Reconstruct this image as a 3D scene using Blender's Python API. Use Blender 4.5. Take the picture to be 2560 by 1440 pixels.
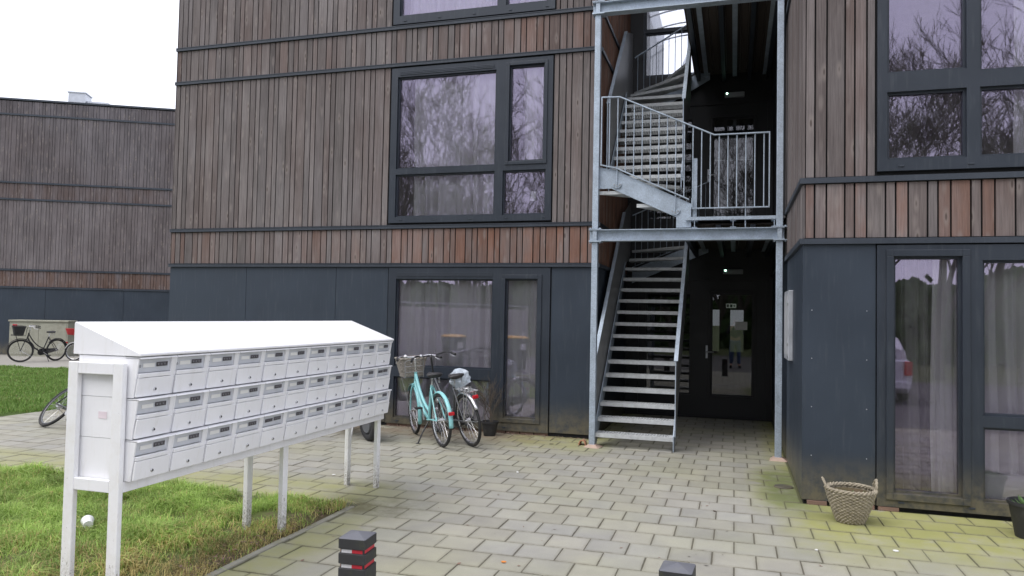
import bpy, math, random
import numpy as np
from mathutils import Vector, Matrix, noise as mnoise
random.seed(7)
rng = np.random.default_rng(11)
R = math.radians
S = bpy.context.scene
for o in list(bpy.data.objects):
    bpy.data.objects.remove(o)

# ------------------------------------------------------------------ camera, sky, sun, exposure
YAW, PITCH, ROLL, EYE = 0.2913, 0.0363, 0.0195, 1.70
cam_d = bpy.data.cameras.new('camera')
cam = bpy.data.objects.new('camera', cam_d)
S.collection.objects.link(cam)
cam_d.sensor_width = 36.0
cam_d.lens = 36.0 * 1853.6 / 2560.0
cam_d.clip_start = 0.05
cam_d.clip_end = 600
_f = Vector((-math.sin(YAW) * math.cos(PITCH), math.cos(YAW) * math.cos(PITCH), math.sin(PITCH)))
_r = Vector((math.cos(YAW), math.sin(YAW), 0))
_u = _r.cross(_f)
_r2 = _r * math.cos(ROLL) + _u * math.sin(ROLL)
_u2 = -_r * math.sin(ROLL) + _u * math.cos(ROLL)
m4 = Matrix((( _r2.x, _u2.x, -_f.x, 0), (_r2.y, _u2.y, -_f.y, 0), (_r2.z, _u2.z, -_f.z, EYE), (0, 0, 0, 1)))
cam.matrix_world = m4
S.camera = cam

SUN_EL, SUN_AZ = R(60), R(215)          # azimuth: compass direction the light comes from, clockwise from +Y
world = bpy.data.worlds.new('World')
S.world = world
world.use_nodes = True
wn = world.node_tree
for n in list(wn.nodes):
    wn.nodes.remove(n)
w_out = wn.nodes.new('ShaderNodeOutputWorld')
w_bg = wn.nodes.new('ShaderNodeBackground')
w_sky = wn.nodes.new('ShaderNodeTexSky')
w_sky.sky_type = 'NISHITA'
w_sky.sun_disc = False
w_sky.sun_elevation = SUN_EL
w_sky.sun_rotation = SUN_AZ
w_sky.air_density = 1.0
w_sky.dust_density = 3.0
w_sky.ozone_density = 1.0
w_mix = wn.nodes.new('ShaderNodeMix')     # a closed layer of cloud under the clear sky
w_mix.data_type = 'RGBA'
w_mix.inputs[0].default_value = 0.86
w_mix.inputs[7].default_value = (8.0, 8.15, 9.0, 1)
wn.links.new(w_sky.outputs[0], w_mix.inputs[6])
wn.links.new(w_mix.outputs[2], w_bg.inputs[0])
w_bg.inputs[1].default_value = 0.10
wn.links.new(w_bg.outputs[0], w_out.inputs[0])
sun_d = bpy.data.lights.new('sun', 'SUN')
sun_d.energy = 1.0
sun_d.angle = R(45)
sun_d.color = (1.0, 0.97, 0.93)
sun = bpy.data.objects.new('sun', sun_d)
S.collection.objects.link(sun)
_sd = Vector((math.sin(SUN_AZ) * math.cos(SUN_EL), math.cos(SUN_AZ) * math.cos(SUN_EL), math.sin(SUN_EL)))
sun.rotation_euler = _sd.to_track_quat('Z', 'Y').to_euler()
sun.location = (-6, -6, 30)
S.view_settings.view_transform = 'Standard'
S.view_settings.look = 'None'
S.view_settings.exposure = 1.0
S.view_settings.gamma = 1
S.view_settings.use_curve_mapping = False
S.render.engine = 'CYCLES'
S.cycles.use_denoising = True
S.cycles.max_bounces = 10
S.cycles.transparent_max_bounces = 24

# ------------------------------------------------------------------ node helpers
class NT:
    def __init__(s, name):
        s.m = bpy.data.materials.new(name)
        s.m.use_nodes = True
        s.t = s.m.node_tree
        for n in list(s.t.nodes):
            s.t.nodes.remove(n)
        s.out = s.n('ShaderNodeOutputMaterial')
        s.b = s.n('ShaderNodeBsdfPrincipled')
        s.l(s.b.outputs[0], s.out.inputs[0])
    def n(s, t, **k):
        x = s.t.nodes.new(t)
        for a, v in k.items():
            setattr(x, a, v)
        return x
    def l(s, a, b):
        s.t.links.new(a, b)
    def put(s, sock, v):
        if hasattr(v, 'links') or isinstance(v, bpy.types.NodeSocket):
            s.l(v, sock)
        elif isinstance(v, (tuple, list)) and len(v) == 3 and sock.type == 'RGBA':
            sock.default_value = (*v, 1)
        else:
            sock.default_value = v
    def math(s, op, a, b=0.0, c=None, clamp=False):
        x = s.n('ShaderNodeMath', operation=op)
        x.use_clamp = clamp
        s.put(x.inputs[0], a)
        s.put(x.inputs[1], b)
        if c is not None:
            s.put(x.inputs[2], c)
        return x.outputs[0]
    def mix(s, f, a, b, mode='MIX'):
        x = s.n('ShaderNodeMix', data_type='RGBA', blend_type=mode)
        s.put(x.inputs[0], f)
        s.put(x.inputs[6], a)
        s.put(x.inputs[7], b)
        return x.outputs[2]
    def pos(s):
        return s.n('ShaderNodeNewGeometry').outputs['Position']
    def obj(s):
        return s.n('ShaderNodeTexCoord').outputs['Object']
    def rnd(s):
        return s.n('ShaderNodeObjectInfo').outputs['Random']
    def vmul(s, v, k, add=None):
        x = s.n('ShaderNodeVectorMath', operation='MULTIPLY')
        s.l(v, x.inputs[0])
        x.inputs[1].default_value = k
        o = x.outputs[0]
        if add is not None:
            y = s.n('ShaderNodeVectorMath', operation='ADD')
            s.l(o, y.inputs[0])
            s.l(add, y.inputs[1])
            o = y.outputs[0]
        return o
    def noise(s, v, scale=1.0, detail=3.0, rough=.55, col=False):
        x = s.n('ShaderNodeTexNoise')
        if v is not None:
            s.l(v, x.inputs['Vector'])
        x.inputs['Scale'].default_value = scale
        x.inputs['Detail'].default_value = detail
        x.inputs['Roughness'].default_value = rough
        return x.outputs[1 if col else 0]
    def vor(s, v, scale=1.0, feature='F1', out=0):
        x = s.n('ShaderNodeTexVoronoi', feature=feature)
        if v is not None:
            s.l(v, x.inputs['Vector'])
        x.inputs['Scale'].default_value = scale
        return x.outputs[out]
    def rng(s, v, a, b, c=0.0, d=1.0, smooth=False):
        x = s.n('ShaderNodeMapRange')
        if smooth:
            x.interpolation_type = 'SMOOTHSTEP'
        s.put(x.inputs[0], v)
        for i, q in enumerate((a, b, c, d)):
            x.inputs[1 + i].default_value = q
        return x.outputs[0]
    def sep(s, v):
        x = s.n('ShaderNodeSeparateXYZ')
        s.l(v, x.inputs[0])
        return x.outputs
    def comb(s, a, b, c):
        x = s.n('ShaderNodeCombineXYZ')
        for i, q in enumerate((a, b, c)):
            s.put(x.inputs[i], q)
        return x.outputs[0]
    def attr(s, name, kind='OBJECT'):
        x = s.n('ShaderNodeAttribute', attribute_type=kind, attribute_name=name)
        return x
    def bump(s, h, strength=.3, dist=.01):
        x = s.n('ShaderNodeBump')
        x.inputs['Strength'].default_value = strength
        x.inputs['Distance'].default_value = dist
        s.l(h, x.inputs['Height'])
        s.l(x.outputs[0], s.b.inputs['Normal'])
    def set(s, col=None, rough=None, metal=None, spec=None, **k):
        if col is not None:
            s.put(s.b.inputs['Base Color'], col)
        if rough is not None:
            s.put(s.b.inputs['Roughness'], rough)
        if metal is not None:
            s.put(s.b.inputs['Metallic'], metal)
        if spec is not None:
            s.put(s.b.inputs['Specular IOR Level'], spec)
        for a, v in k.items():
            s.put(s.b.inputs[a], v)
        return s.m

MT = {}
def plain(name, col, rough=.6, metal=0.0, var=.12, scale=6.0, bump=0.0, spec=.5, dirt=None):
    t = NT(name)
    p = t.obj()
    n = t.noise(p, scale, 5)
    f = t.rng(n, .3, .7, 1 - var, 1 + var)
    c = t.mix(1.0, col, t.comb(f, f, f), 'MULTIPLY')
    if dirt:
        d = t.rng(t.noise(t.pos(), dirt[1], 6, .7), .52, .72, 0, dirt[2])
        c = t.mix(d, c, dirt[0])
    t.set(c, t.rng(n, .2, .8, max(0, rough - .08), min(1, rough + .08)), metal, spec)
    if bump:
        t.bump(t.noise(p, scale * 9, 4), bump, .004)
    MT[name] = t.m
    return t.m

# weathered cladding: grey with brown below the sheltered trims ("red" is set per plank)
def wood(name, g1, g2, red):
    t = NT(name)
    r = t.rnd()
    off = t.comb(t.math('MULTIPLY', r, 37.0), t.math('MULTIPLY', r, 91.0), t.math('MULTIPLY', r, 53.0))
    p = t.pos()
    grain = t.noise(t.vmul(p, (70, 70, 2.2), off), 1.0, 6, .6)
    fine = t.noise(t.vmul(p, (260, 260, 9), off), 1.0, 3, .6)
    blot = t.noise(t.vmul(p, (3, 3, .9), off), 1.0, 4, .6)
    base = t.mix(r, g1, g2)
    big = t.noise(t.vmul(p, (.55, .55, .4)), 1.0, 4, .6)
    base = t.mix(t.rng(big, .40, .66, 0, .55), base, tuple(q * k for q, k in zip(g2, (1.04, .94, .88))))
    ra = t.attr('red').outputs['Fac']
    rf = t.math('MULTIPLY', ra, t.rng(blot, .30, .66, .05, 1.5), clamp=True)
    base = t.mix(rf, base, red)
    r2 = t.math('FRACT', t.math('MULTIPLY', r, 17.31))
    v = t.math('MULTIPLY', t.rng(grain, .25, .75, .68, 1.28), t.rng(r2, 0, 1, .86, 1.14))
    v = t.math('MULTIPLY', v, t.rng(fine, .3, .7, .9, 1.08))
    v = t.math('MULTIPLY', v, t.rng(blot, .3, .72, 1.2, .76))
    v = t.math('MULTIPLY', v, t.rng(big, .3, .7, 1.14, .88))
    c = t.mix(1.0, base, t.comb(v, v, v), 'MULTIPLY')
    kd = t.vor(t.vmul(p, (9.0, 9.0, 2.6), off), 1.0)
    knot = t.rng(kd, .05, .13, .75, 0, True)
    pass
    ring = t.rng(kd, .10, .32, .45, 0, True)
    c = t.mix(ring, c, (.27, .232, .215))
    c = t.mix(knot, c, (.06, .045, .038))
    t.set(c, .88, 0, .25)
    t.bump(t.math('ADD', grain, t.math('MULTIPLY', fine, .6)), .35, .006)
    MT[name] = t.m
wood('wood', (.172, .154, .151), (.142, .129, .130), (.235, .122, .087))
wood('wood_warm', (.25, .165, .13), (.21, .15, .125), (.36, .17, .105))
wood('wood_far', (.160, .141, .145), (.142, .128, .138), (.175, .115, .095))

def slate(name, col, rough=.5, grime=False):
    t = NT(name)
    p = t.pos()
    n = t.noise(p, 1.3, 5, .6)
    f = t.rng(n, .3, .7, .88, 1.12)
    c = t.mix(1.0, col, t.comb(f, f, f), 'MULTIPLY')
    if grime:
        z = t.sep(p)[2]
        g = t.math('MULTIPLY', t.rng(z, .02, .55, 1, 0, True), t.rng(t.noise(p, 9, 6, .7), .26, .58, 0, 1.0))
        c = t.mix(g, c, (.13, .115, .078))
    sc = t.rng(t.noise(t.vmul(p, (30, 30, 2.5)), 1, 4), .55, .8, 0, .22)
    c = t.mix(sc, c, (.12, .13, .14))
    t.set(c, t.rng(n, .2, .8, rough - .1, rough + .1), 0, .4)
    t.bump(t.noise(p, 260, 3), .08, .002)
    MT[name] = t.m
slate('panel', (.029, .040, .057), .5, True)
slate('frame', (.025, .032, .044), .42, True)
slate('trim', (.037, .045, .059), .45)
plain('membrane', (.012, .012, .013), .9)
plain('inner_wall', (.30, .29, .27), .85)
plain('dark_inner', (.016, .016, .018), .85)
plain('soffit_wood', (.055, .042, .034), .8, scale=20)
plain('roofing', (.08, .08, .085), .9)

t = NT('galvanised')
p = t.pos()
sp = t.vor(p, 90, out=1)
sx = t.sep(sp)[0]
n = t.noise(p, 5, 5)
v = t.math('MULTIPLY', t.rng(sx, 0, 1, .84, 1.12), t.rng(n, .3, .7, .82, 1.14))
c = t.mix(1.0, (.40, .465, .54), t.comb(v, v, v), 'MULTIPLY')
dd = t.rng(t.noise(t.vmul(p, (24, 24, 3)), 1, 5, .7), .58, .75, 0, .35)
c = t.mix(dd, c, (.22, .22, .21))
t.set(c, t.rng(sx, 0, 1, .42, .62), .35, .5)
MT['galvanised'] = t.m

t = NT('white_paint')
p = t.obj()
q = t.pos()
n = t.noise(p, 2.5, 5)
v = t.rng(n, .3, .7, .94, 1.03)
c = t.mix(1.0, (.89, .89, .915), t.comb(v, v, v), 'MULTIPLY')
d = t.rng(t.noise(t.vmul(q, (34, 34, 3.5)), 1, 6, .7), .54, .8, 0, .34)
c = t.mix(d, c, (.6, .58, .5))
t.set(c, .35, 0, .5)
MT['white_paint'] = t.m

t = NT('white_leg')                       # white paint chipped and grimy towards the ground
q = t.pos()
z = t.sep(q)[2]
n = t.noise(t.vmul(q, (75, 75, 30)), 1, 6, .65)
thr = t.rng(z, 0, .6, .56, .73)
chip = t.math('GREATER_THAN', n, thr)
c = t.mix(t.rng(t.noise(q, 10, 5, .7), .45, .8, 0, .4), (.86, .86, .875), (.68, .65, .57))
low = t.math('MULTIPLY', t.rng(z, 0, .35, 1, 0, True), t.rng(t.noise(q, 60, 5, .7), .35, .65))
c = t.mix(low, c, (.22, .20, .14))
c = t.mix(t.math('MULTIPLY', chip, .85), c, (.14, .12, .10))
t.set(c, .5, 0, .45)
MT['white_leg'] = t.m

# concrete paving tiles with moss where it grows: along the walls and round the lawn corner
def paving(name, joint=False):
    t = NT(name)
    p = t.pos()
    x, y, z = t.sep(p)
    r = t.rnd() if not joint else t.noise(p, 1.7, 1)
    if name == 'paving_joined':
        r = t.attr('shade', 'GEOMETRY').outputs['Fac']
    n = t.noise(p, 3.2, 6, .62)
    fine = t.noise(p, 170, 3, .7)
    v = t.math('MULTIPLY', t.rng(r, 0, 1, .91, 1.08), t.rng(n, .3, .7, .88, 1.10))
    v = t.math('MULTIPLY', v, t.rng(fine, .25, .75, .86, 1.12))
    hue = t.mix(t.math('FRACT', t.math('MULTIPLY', r, 7.7)), (.322, .308, .275), (.306, .300, .282))
    c = t.mix(1.0, hue, t.comb(v, v, v), 'MULTIPLY')
    # moss
    def seg(v, a, b):
        return t.rng(v, a, b, 1, 0, True)
    right = t.math('MULTIPLY', t.rng(x, .15, .75, 0, 1, True), seg(t.math('SUBTRACT', 7.5, y), .4, 2.6))
    side = t.math('MULTIPLY', seg(t.math('ABSOLUTE', t.math('SUBTRACT', x, .5)), .05, .5), seg(t.math('ABSOLUTE', t.math('SUBTRACT', y, 8.1)), .5, 1.5))
    left = t.math('MULTIPLY', seg(t.math('SUBTRACT', 10.25, y), .3, 1.7), t.math('MULTIPLY', t.rng(x, -3.4, -2.7, .25, .72, True), seg(x, -1.9, -1.2)))
    lawn = t.math('MULTIPLY', seg(t.math('ABSOLUTE', t.math('SUBTRACT', y, 6.2)), .25, .9), seg(x, -3.5, -2.4))
    kerb = t.math('MULTIPLY', seg(t.math('ABSOLUTE', t.math('ADD', x, 3.05)), .05, .55), seg(y, 5.0, 6.6))
    mm = t.math('MAXIMUM', t.math('MAXIMUM', right, side), t.math('MAXIMUM', left, t.math('MULTIPLY', t.math('MAXIMUM', lawn, kerb), .6)))
    mn = t.rng(t.noise(p, 2.6, 6, .65), .26, .56, .45, 1.25)
    bare = t.rng(t.noise(p, 1.9, 3), .64, .72, 1, .15)
    mf = t.math('MULTIPLY', t.math('MULTIPLY', mm, mn), bare, clamp=True)
    mf = t.math('MAXIMUM', mf, t.rng(t.noise(p, .8, 4, .6), .38, .74, .04, .36))
    mc = t.mix(t.noise(p, 5, 4), (.25, .265, .06), (.34, .325, .125))
    mc = t.mix(t.math('MULTIPLY', side, .8), mc, (.10, .13, .04))
    c = t.mix(t.math('MULTIPLY', mf, .88), c, mc)
    if joint:
        c = t.mix(t.math('MULTIPLY', mf, .6), (.115, .103, .082), (.12, .135, .045))
    else:
        # dirt packed along the tile edges
        row = t.math('DIVIDE', t.math('SUBTRACT', y, 4.79), .3)
        par = t.math('MODULO', t.math('ADD', t.math('FLOOR', row), 100.0), 2.0)
        uu = t.math('ADD', t.math('DIVIDE', t.math('SUBTRACT', x, .165), .3), t.math('MULTIPLY', par, .5))
        fx_, fy_ = t.math('FRACT', t.math('ADD', uu, 200.0)), t.math('FRACT', t.math('ADD', row, 200.0))
        ex = t.math('MINIMUM', fx_, t.math('SUBTRACT', 1.0, fx_))
        ey = t.math('MINIMUM', fy_, t.math('SUBTRACT', 1.0, fy_))
        ed = t.math('MULTIPLY', t.math('MINIMUM', t.math('MULTIPLY', ex, 1.5), ey), .3)
        ed = t.math('ADD', ed, t.rng(t.noise(p, 14, 5, .7), .3, .7, -.005, .005))
        c = t.mix(t.rng(ed, .003, .0120, .64, 0, True), c, (.105, .095, .068))
        c = t.mix(t.rng(ed, .01, .05, .22, 0, True), c, (.15, .14, .10))
        spk = t.rng(t.noise(p, 420, 2, .6), .62, .74, 0, .35)
        c = t.mix(spk, c, (.12, .11, .10))
        spot = t.rng(t.vor(p, 3.1), .0, .028, .75, 0)
        c = t.mix(spot, c, (.62, .60, .57))
        dsp = t.rng(t.vor(t.vmul(p, (1, 1, 1), t.comb(3.1, 1.7, 0)), 2.3), .0, .022, .8, 0)
        c = t.mix(dsp, c, (.06, .055, .05))
        # earth washed against the left wall
        soil = t.math('MULTIPLY', t.math('MULTIPLY', seg(t.math('SUBTRACT', 10.25, y), .25, 1.25), seg(x, -3.2, -1.9)), t.rng(t.noise(p, 3.3, 6, .7), .34, .55, .1, 1))
        c = t.mix(t.math('MULTIPLY', soil, .8), c, (.20, .155, .11))
        wet = t.math('MULTIPLY', t.math('MULTIPLY', seg(t.math('ABSOLUTE', t.math('SUBTRACT', y, 5.95)), .05, .5), seg(t.math('ABSOLUTE', t.math('ADD', x, 3.0)), .1, .7)), t.rng(t.noise(p, 4, 5, .7), .38, .6, 0, 1))
        c = t.mix(t.math('MULTIPLY', wet, .75), c, (.115, .105, .05))
    t.set(c, t.rng(n, .3, .7, .72, .92), 0, .3)
    t.bump(t.math('ADD', fine, t.noise(p, 40, 4)), .25, .004)
    MT[name] = t.m
paving('paving_tile')
paving('paving_joined')
paving('paving_joint', True)

t = NT('soil')
p = t.pos()
n = t.noise(p, 9, 6, .7)
x, y, z = t.sep(p)
c = t.mix(n, (.075, .055, .036), (.15, .115, .072))
gf = t.math('MULTIPLY', t.rng(x, -3.75, -3.3, 1, .15, True), t.rng(t.noise(p, 6, 5, .7), .35, .6))
c = t.mix(gf, c, (.11, .16, .04))
t.set(c, .95, 0, .2)
t.bump(n, .9, .03)
MT['soil'] = t.m
t = NT('lawn_soil')
p = t.pos()
n = t.noise(p, 5, 6, .7)
c = t.mix(n, (.055, .085, .02), (.10, .155, .038))
t.set(c, .95, 0, .2)
t.bump(n, .9, .03)
MT['lawn_soil'] = t.m
t = NT('blade')
a = t.attr('tint', 'GEOMETRY').outputs['Color']
t.set(a, .6, 0, .3)
tr = t.n('ShaderNodeBsdfTranslucent')
t.l(a, tr.inputs[0])
ms = t.n('ShaderNodeMixShader')
ms.inputs[0].default_value = .35
t.l(t.b.outputs[0], ms.inputs[1])
t.l(tr.outputs[0], ms.inputs[2])
t.l(ms.outputs[0], t.out.inputs[0])
MT['blade'] = t.m
t = NT('terrain')
p = t.pos()
n = t.noise(p, .6, 6, .7)
t.set(t.mix(n, (.075, .10, .035), (.13, .15, .065)), .95, 0, .2)
MT['terrain'] = t.m
t = NT('asphalt')
p = t.pos()
n = t.noise(p, 2, 6, .7)
t.set(t.mix(n, (.10, .098, .095), (.16, .155, .15)), .9, 0, .3)
t.bump(t.noise(p, 120, 3), .4, .005)
MT['asphalt'] = t.m

def glass(name, tint, base, ior, through=(1, 1, 1), wob=.02):
    t = NT(name)
    t.t.nodes.remove(t.b)
    tr = t.n('ShaderNodeBsdfTransparent')
    tr.inputs[0].default_value = (*through, 1)
    gl = t.n('ShaderNodeBsdfGlossy')
    gl.inputs['Color'].default_value = (*tint, 1)
    gl.inputs['Roughness'].default_value = .012
    fr = t.n('ShaderNodeFresnel')
    fr.inputs[0].default_value = ior
    bm = t.n('ShaderNodeBump')
    bm.inputs['Strength'].default_value = wob
    bm.inputs['Distance'].default_value = .05
    t.l(t.noise(t.pos(), 1.6, 2), bm.inputs['Height'])
    t.l(bm.outputs[0], gl.inputs['Normal'])
    f = t.math('ADD', fr.outputs[0], base, clamp=True)
    # a little dust on the pane
    df = t.n('ShaderNodeBsdfDiffuse')
    df.inputs[0].default_value = (.5, .5, .48, 1)
    dn = t.rng(t.noise(t.vmul(t.pos(), (5, 5, 2)), 1, 6, .7), .35, .8, .01, .07)
    ms = t.n('ShaderNodeMixShader')
    t.l(f, ms.inputs[0])
    t.l(tr.outputs[0], ms.inputs[1])
    t.l(gl.outputs[0], ms.inputs[2])
    m2 = t.n('ShaderNodeMixShader')
    t.l(dn, m2.inputs[0])
    t.l(ms.outputs[0], m2.inputs[1])
    t.l(df.outputs[0], m2.inputs[2])
    t.l(m2.outputs[0], t.out.inputs[0])
    MT[name] = t.m
glass('glazing', (.85, .75, 1.0), .085, 1.5, (.97, .98, .98), .005)
glass('door_glass', (.95, .95, 1.0), .04, 1.5, (.30, .31, .31), .01)
glass('clear_glass', (.95, .95, 1.0), .03, 1.5, (.92, .93, .95), .01)

t = NT('curtain')
p = t.pos()
n = t.noise(t.vmul(p, (1, 1, .3)), 7, 4)
c = t.mix(n, (.86, .85, .83), (.92, .91, .89))
t.set(c, .9, 0, .1)
tr = t.n('ShaderNodeBsdfTranslucent')
t.l(c, tr.inputs[0])
ms = t.n('ShaderNodeMixShader')
ms.inputs[0].default_value = .3
t.l(t.b.outputs[0], ms.inputs[1])
t.l(tr.outputs[0], ms.inputs[2])
t.l(ms.outputs[0], t.out.inputs[0])
MT['curtain'] = t.m

plain('tread_metal', (.52, .54, .545), .6, .2, .15, 12, dirt=((.26, .25, .23), 14, .5))
plain('curtain_grey', (.20, .195, .19), .9)
plain('turquoise', (.27, .60, .62), .3, 0, .06, 5, dirt=((.3, .33, .3), 12, .4))
plain('black_paint', (.018, .018, .02), .35)
plain('black_plastic', (.022, .022, .024), .55, dirt=((.10, .10, .09), 8, .35))
plain('rubber', (.022, .022, .023), .8, dirt=((.10, .09, .075), 9, .5))
plain('chrome', (.62, .62, .63), .28, .85, .12, 20)
plain('steel_dull', (.36, .36, .36), .45, .6)
plain('grey_paint', (.10, .105, .115), .35)
plain('red_plastic', (.42, .015, .02), .25)
plain('red_paint', (.5, .04, .045), .35)
plain('white_plastic', (.74, .74, .74), .4)
plain('wicker', (.31, .27, .20), .8, 0, .3, 30, .3)
plain('wicker_grey', (.30, .275, .24), .8, 0, .3, 40, .3)
plain('saddle', (.035, .034, .036), .6)
plain('lamp_red', (.5, .01, .02), .2)
plain('terracotta', (.45, .22, .13), .85, bump=.3)
plain('brick', (.20, .125, .095), .9, bump=.3, dirt=((.25, .22, .18), 9, .7))
plain('mortar', (.42, .31, .25), .9, bump=.3)
plain('black_frame', (.011, .0115, .013), .5)
plain('leaf', (.07, .14, .03), .6, var=.35, scale=14)
plain('twig', (.10, .08, .06), .9)
plain('bark', (.095, .082, .066), .95, 0, .3, 6)
plain('card', (.82, .82, .80), .6, var=.04)
plain('sticker_dark', (.085, .08, .09), .5, var=.6, scale=60)
plain('sticker_pink', (.80, .70, .75), .5)
plain('sticker_pale', (.2, .2, .22), .5)
plain('flap_grey', (.64, .66, .70), .45, .15, .06)
plain('ink', (.03, .03, .04), .6)
plain('cabinet', (.32, .315, .25), .6, dirt=((.17, .15, .11), 3, .5))
plain('concrete', (.30, .285, .255), .9, bump=.3)
plain('kerb', (.27, .26, .215), .9, bump=.3, dirt=((.19, .19, .07), 6, .7))
plain('bollard', (.030, .031, .033), .62, bump=.15, dirt=((.075, .08, .035), 5, .7))
plain('bollard_cap', (.115, .118, .135), .7, bump=.2, dirt=((.16, .16, .15), 7, .6))
plain('red_tape', (.52, .02, .04), .45, var=.2, scale=25)
plain('white_tape', (.60, .60, .62), .5, var=.15, scale=25)
plain('orange', (.75, .26, .05), .6)
plain('skin', (.5, .3, .22), .6)
plain('denim', (.07, .11, .22), .85)
plain('jacket', (.018, .02, .03), .85)
plain('hair', (.03, .02, .015), .7)
plain('bin_dark', (.03, .045, .042), .5)
plain('bin_yellow', (.72, .40, .02), .45)
plain('car_white', (.78, .78, .80), .2)
plain('car_glass', (.02, .025, .03), .08)
plain('fence_wood', (.46, .44, .41), .85, var=.25, scale=4)
plain('alu', (.50, .52, .56), .4, .5)
plain('panel_face', (.42, .43, .45), .5)
plain('green_lamp_case', (.34, .36, .38), .6)
t = NT('bag_plastic')
n = t.noise(t.obj(), 9, 5)
t.set(t.mix(n, (.62, .74, .86), (.86, .90, .95)), .25, 0, .5)
tr = t.n('ShaderNodeBsdfTransparent')
ms = t.n('ShaderNodeMixShader')
ms.inputs[0].default_value = .42
t.l(t.b.outputs[0], ms.inputs[1])
t.l(tr.outputs[0], ms.inputs[2])
t.l(ms.outputs[0], t.out.inputs[0])
t.bump(t.noise(t.obj(), 14, 4), .8, .02)
MT['bag_plastic'] = t.m
def emit(name, col, k):
    t = NT(name)
    t.t.nodes.remove(t.b)
    e = t.n('ShaderNodeEmission')
    e.inputs[0].default_value = (*col, 1)
    e.inputs[1].default_value = k
    t.l(e.outputs[0], t.out.inputs[0])
    MT[name] = t.m
emit('led', (.55, 1.0, .75), 6)
emit('exit_white', (.92, 1.0, .88), .6)
emit('exit_green', (.05, .12, .07), .15)
t = NT('canopy_sheet')
t.set((.8, .82, .86), .4)
tr = t.n('ShaderNodeBsdfTranslucent')
tr.inputs[0].default_value = (.85, .87, .95, 1)
tp = t.n('ShaderNodeBsdfTransparent')
ms = t.n('ShaderNodeMixShader')
ms.inputs[0].default_value = .6
t.l(tr.outputs[0], ms.inputs[1])
t.l(tp.outputs[0], ms.inputs[2])
t.l(ms.outputs[0], t.out.inputs[0])
MT['canopy_sheet'] = t.m

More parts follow.
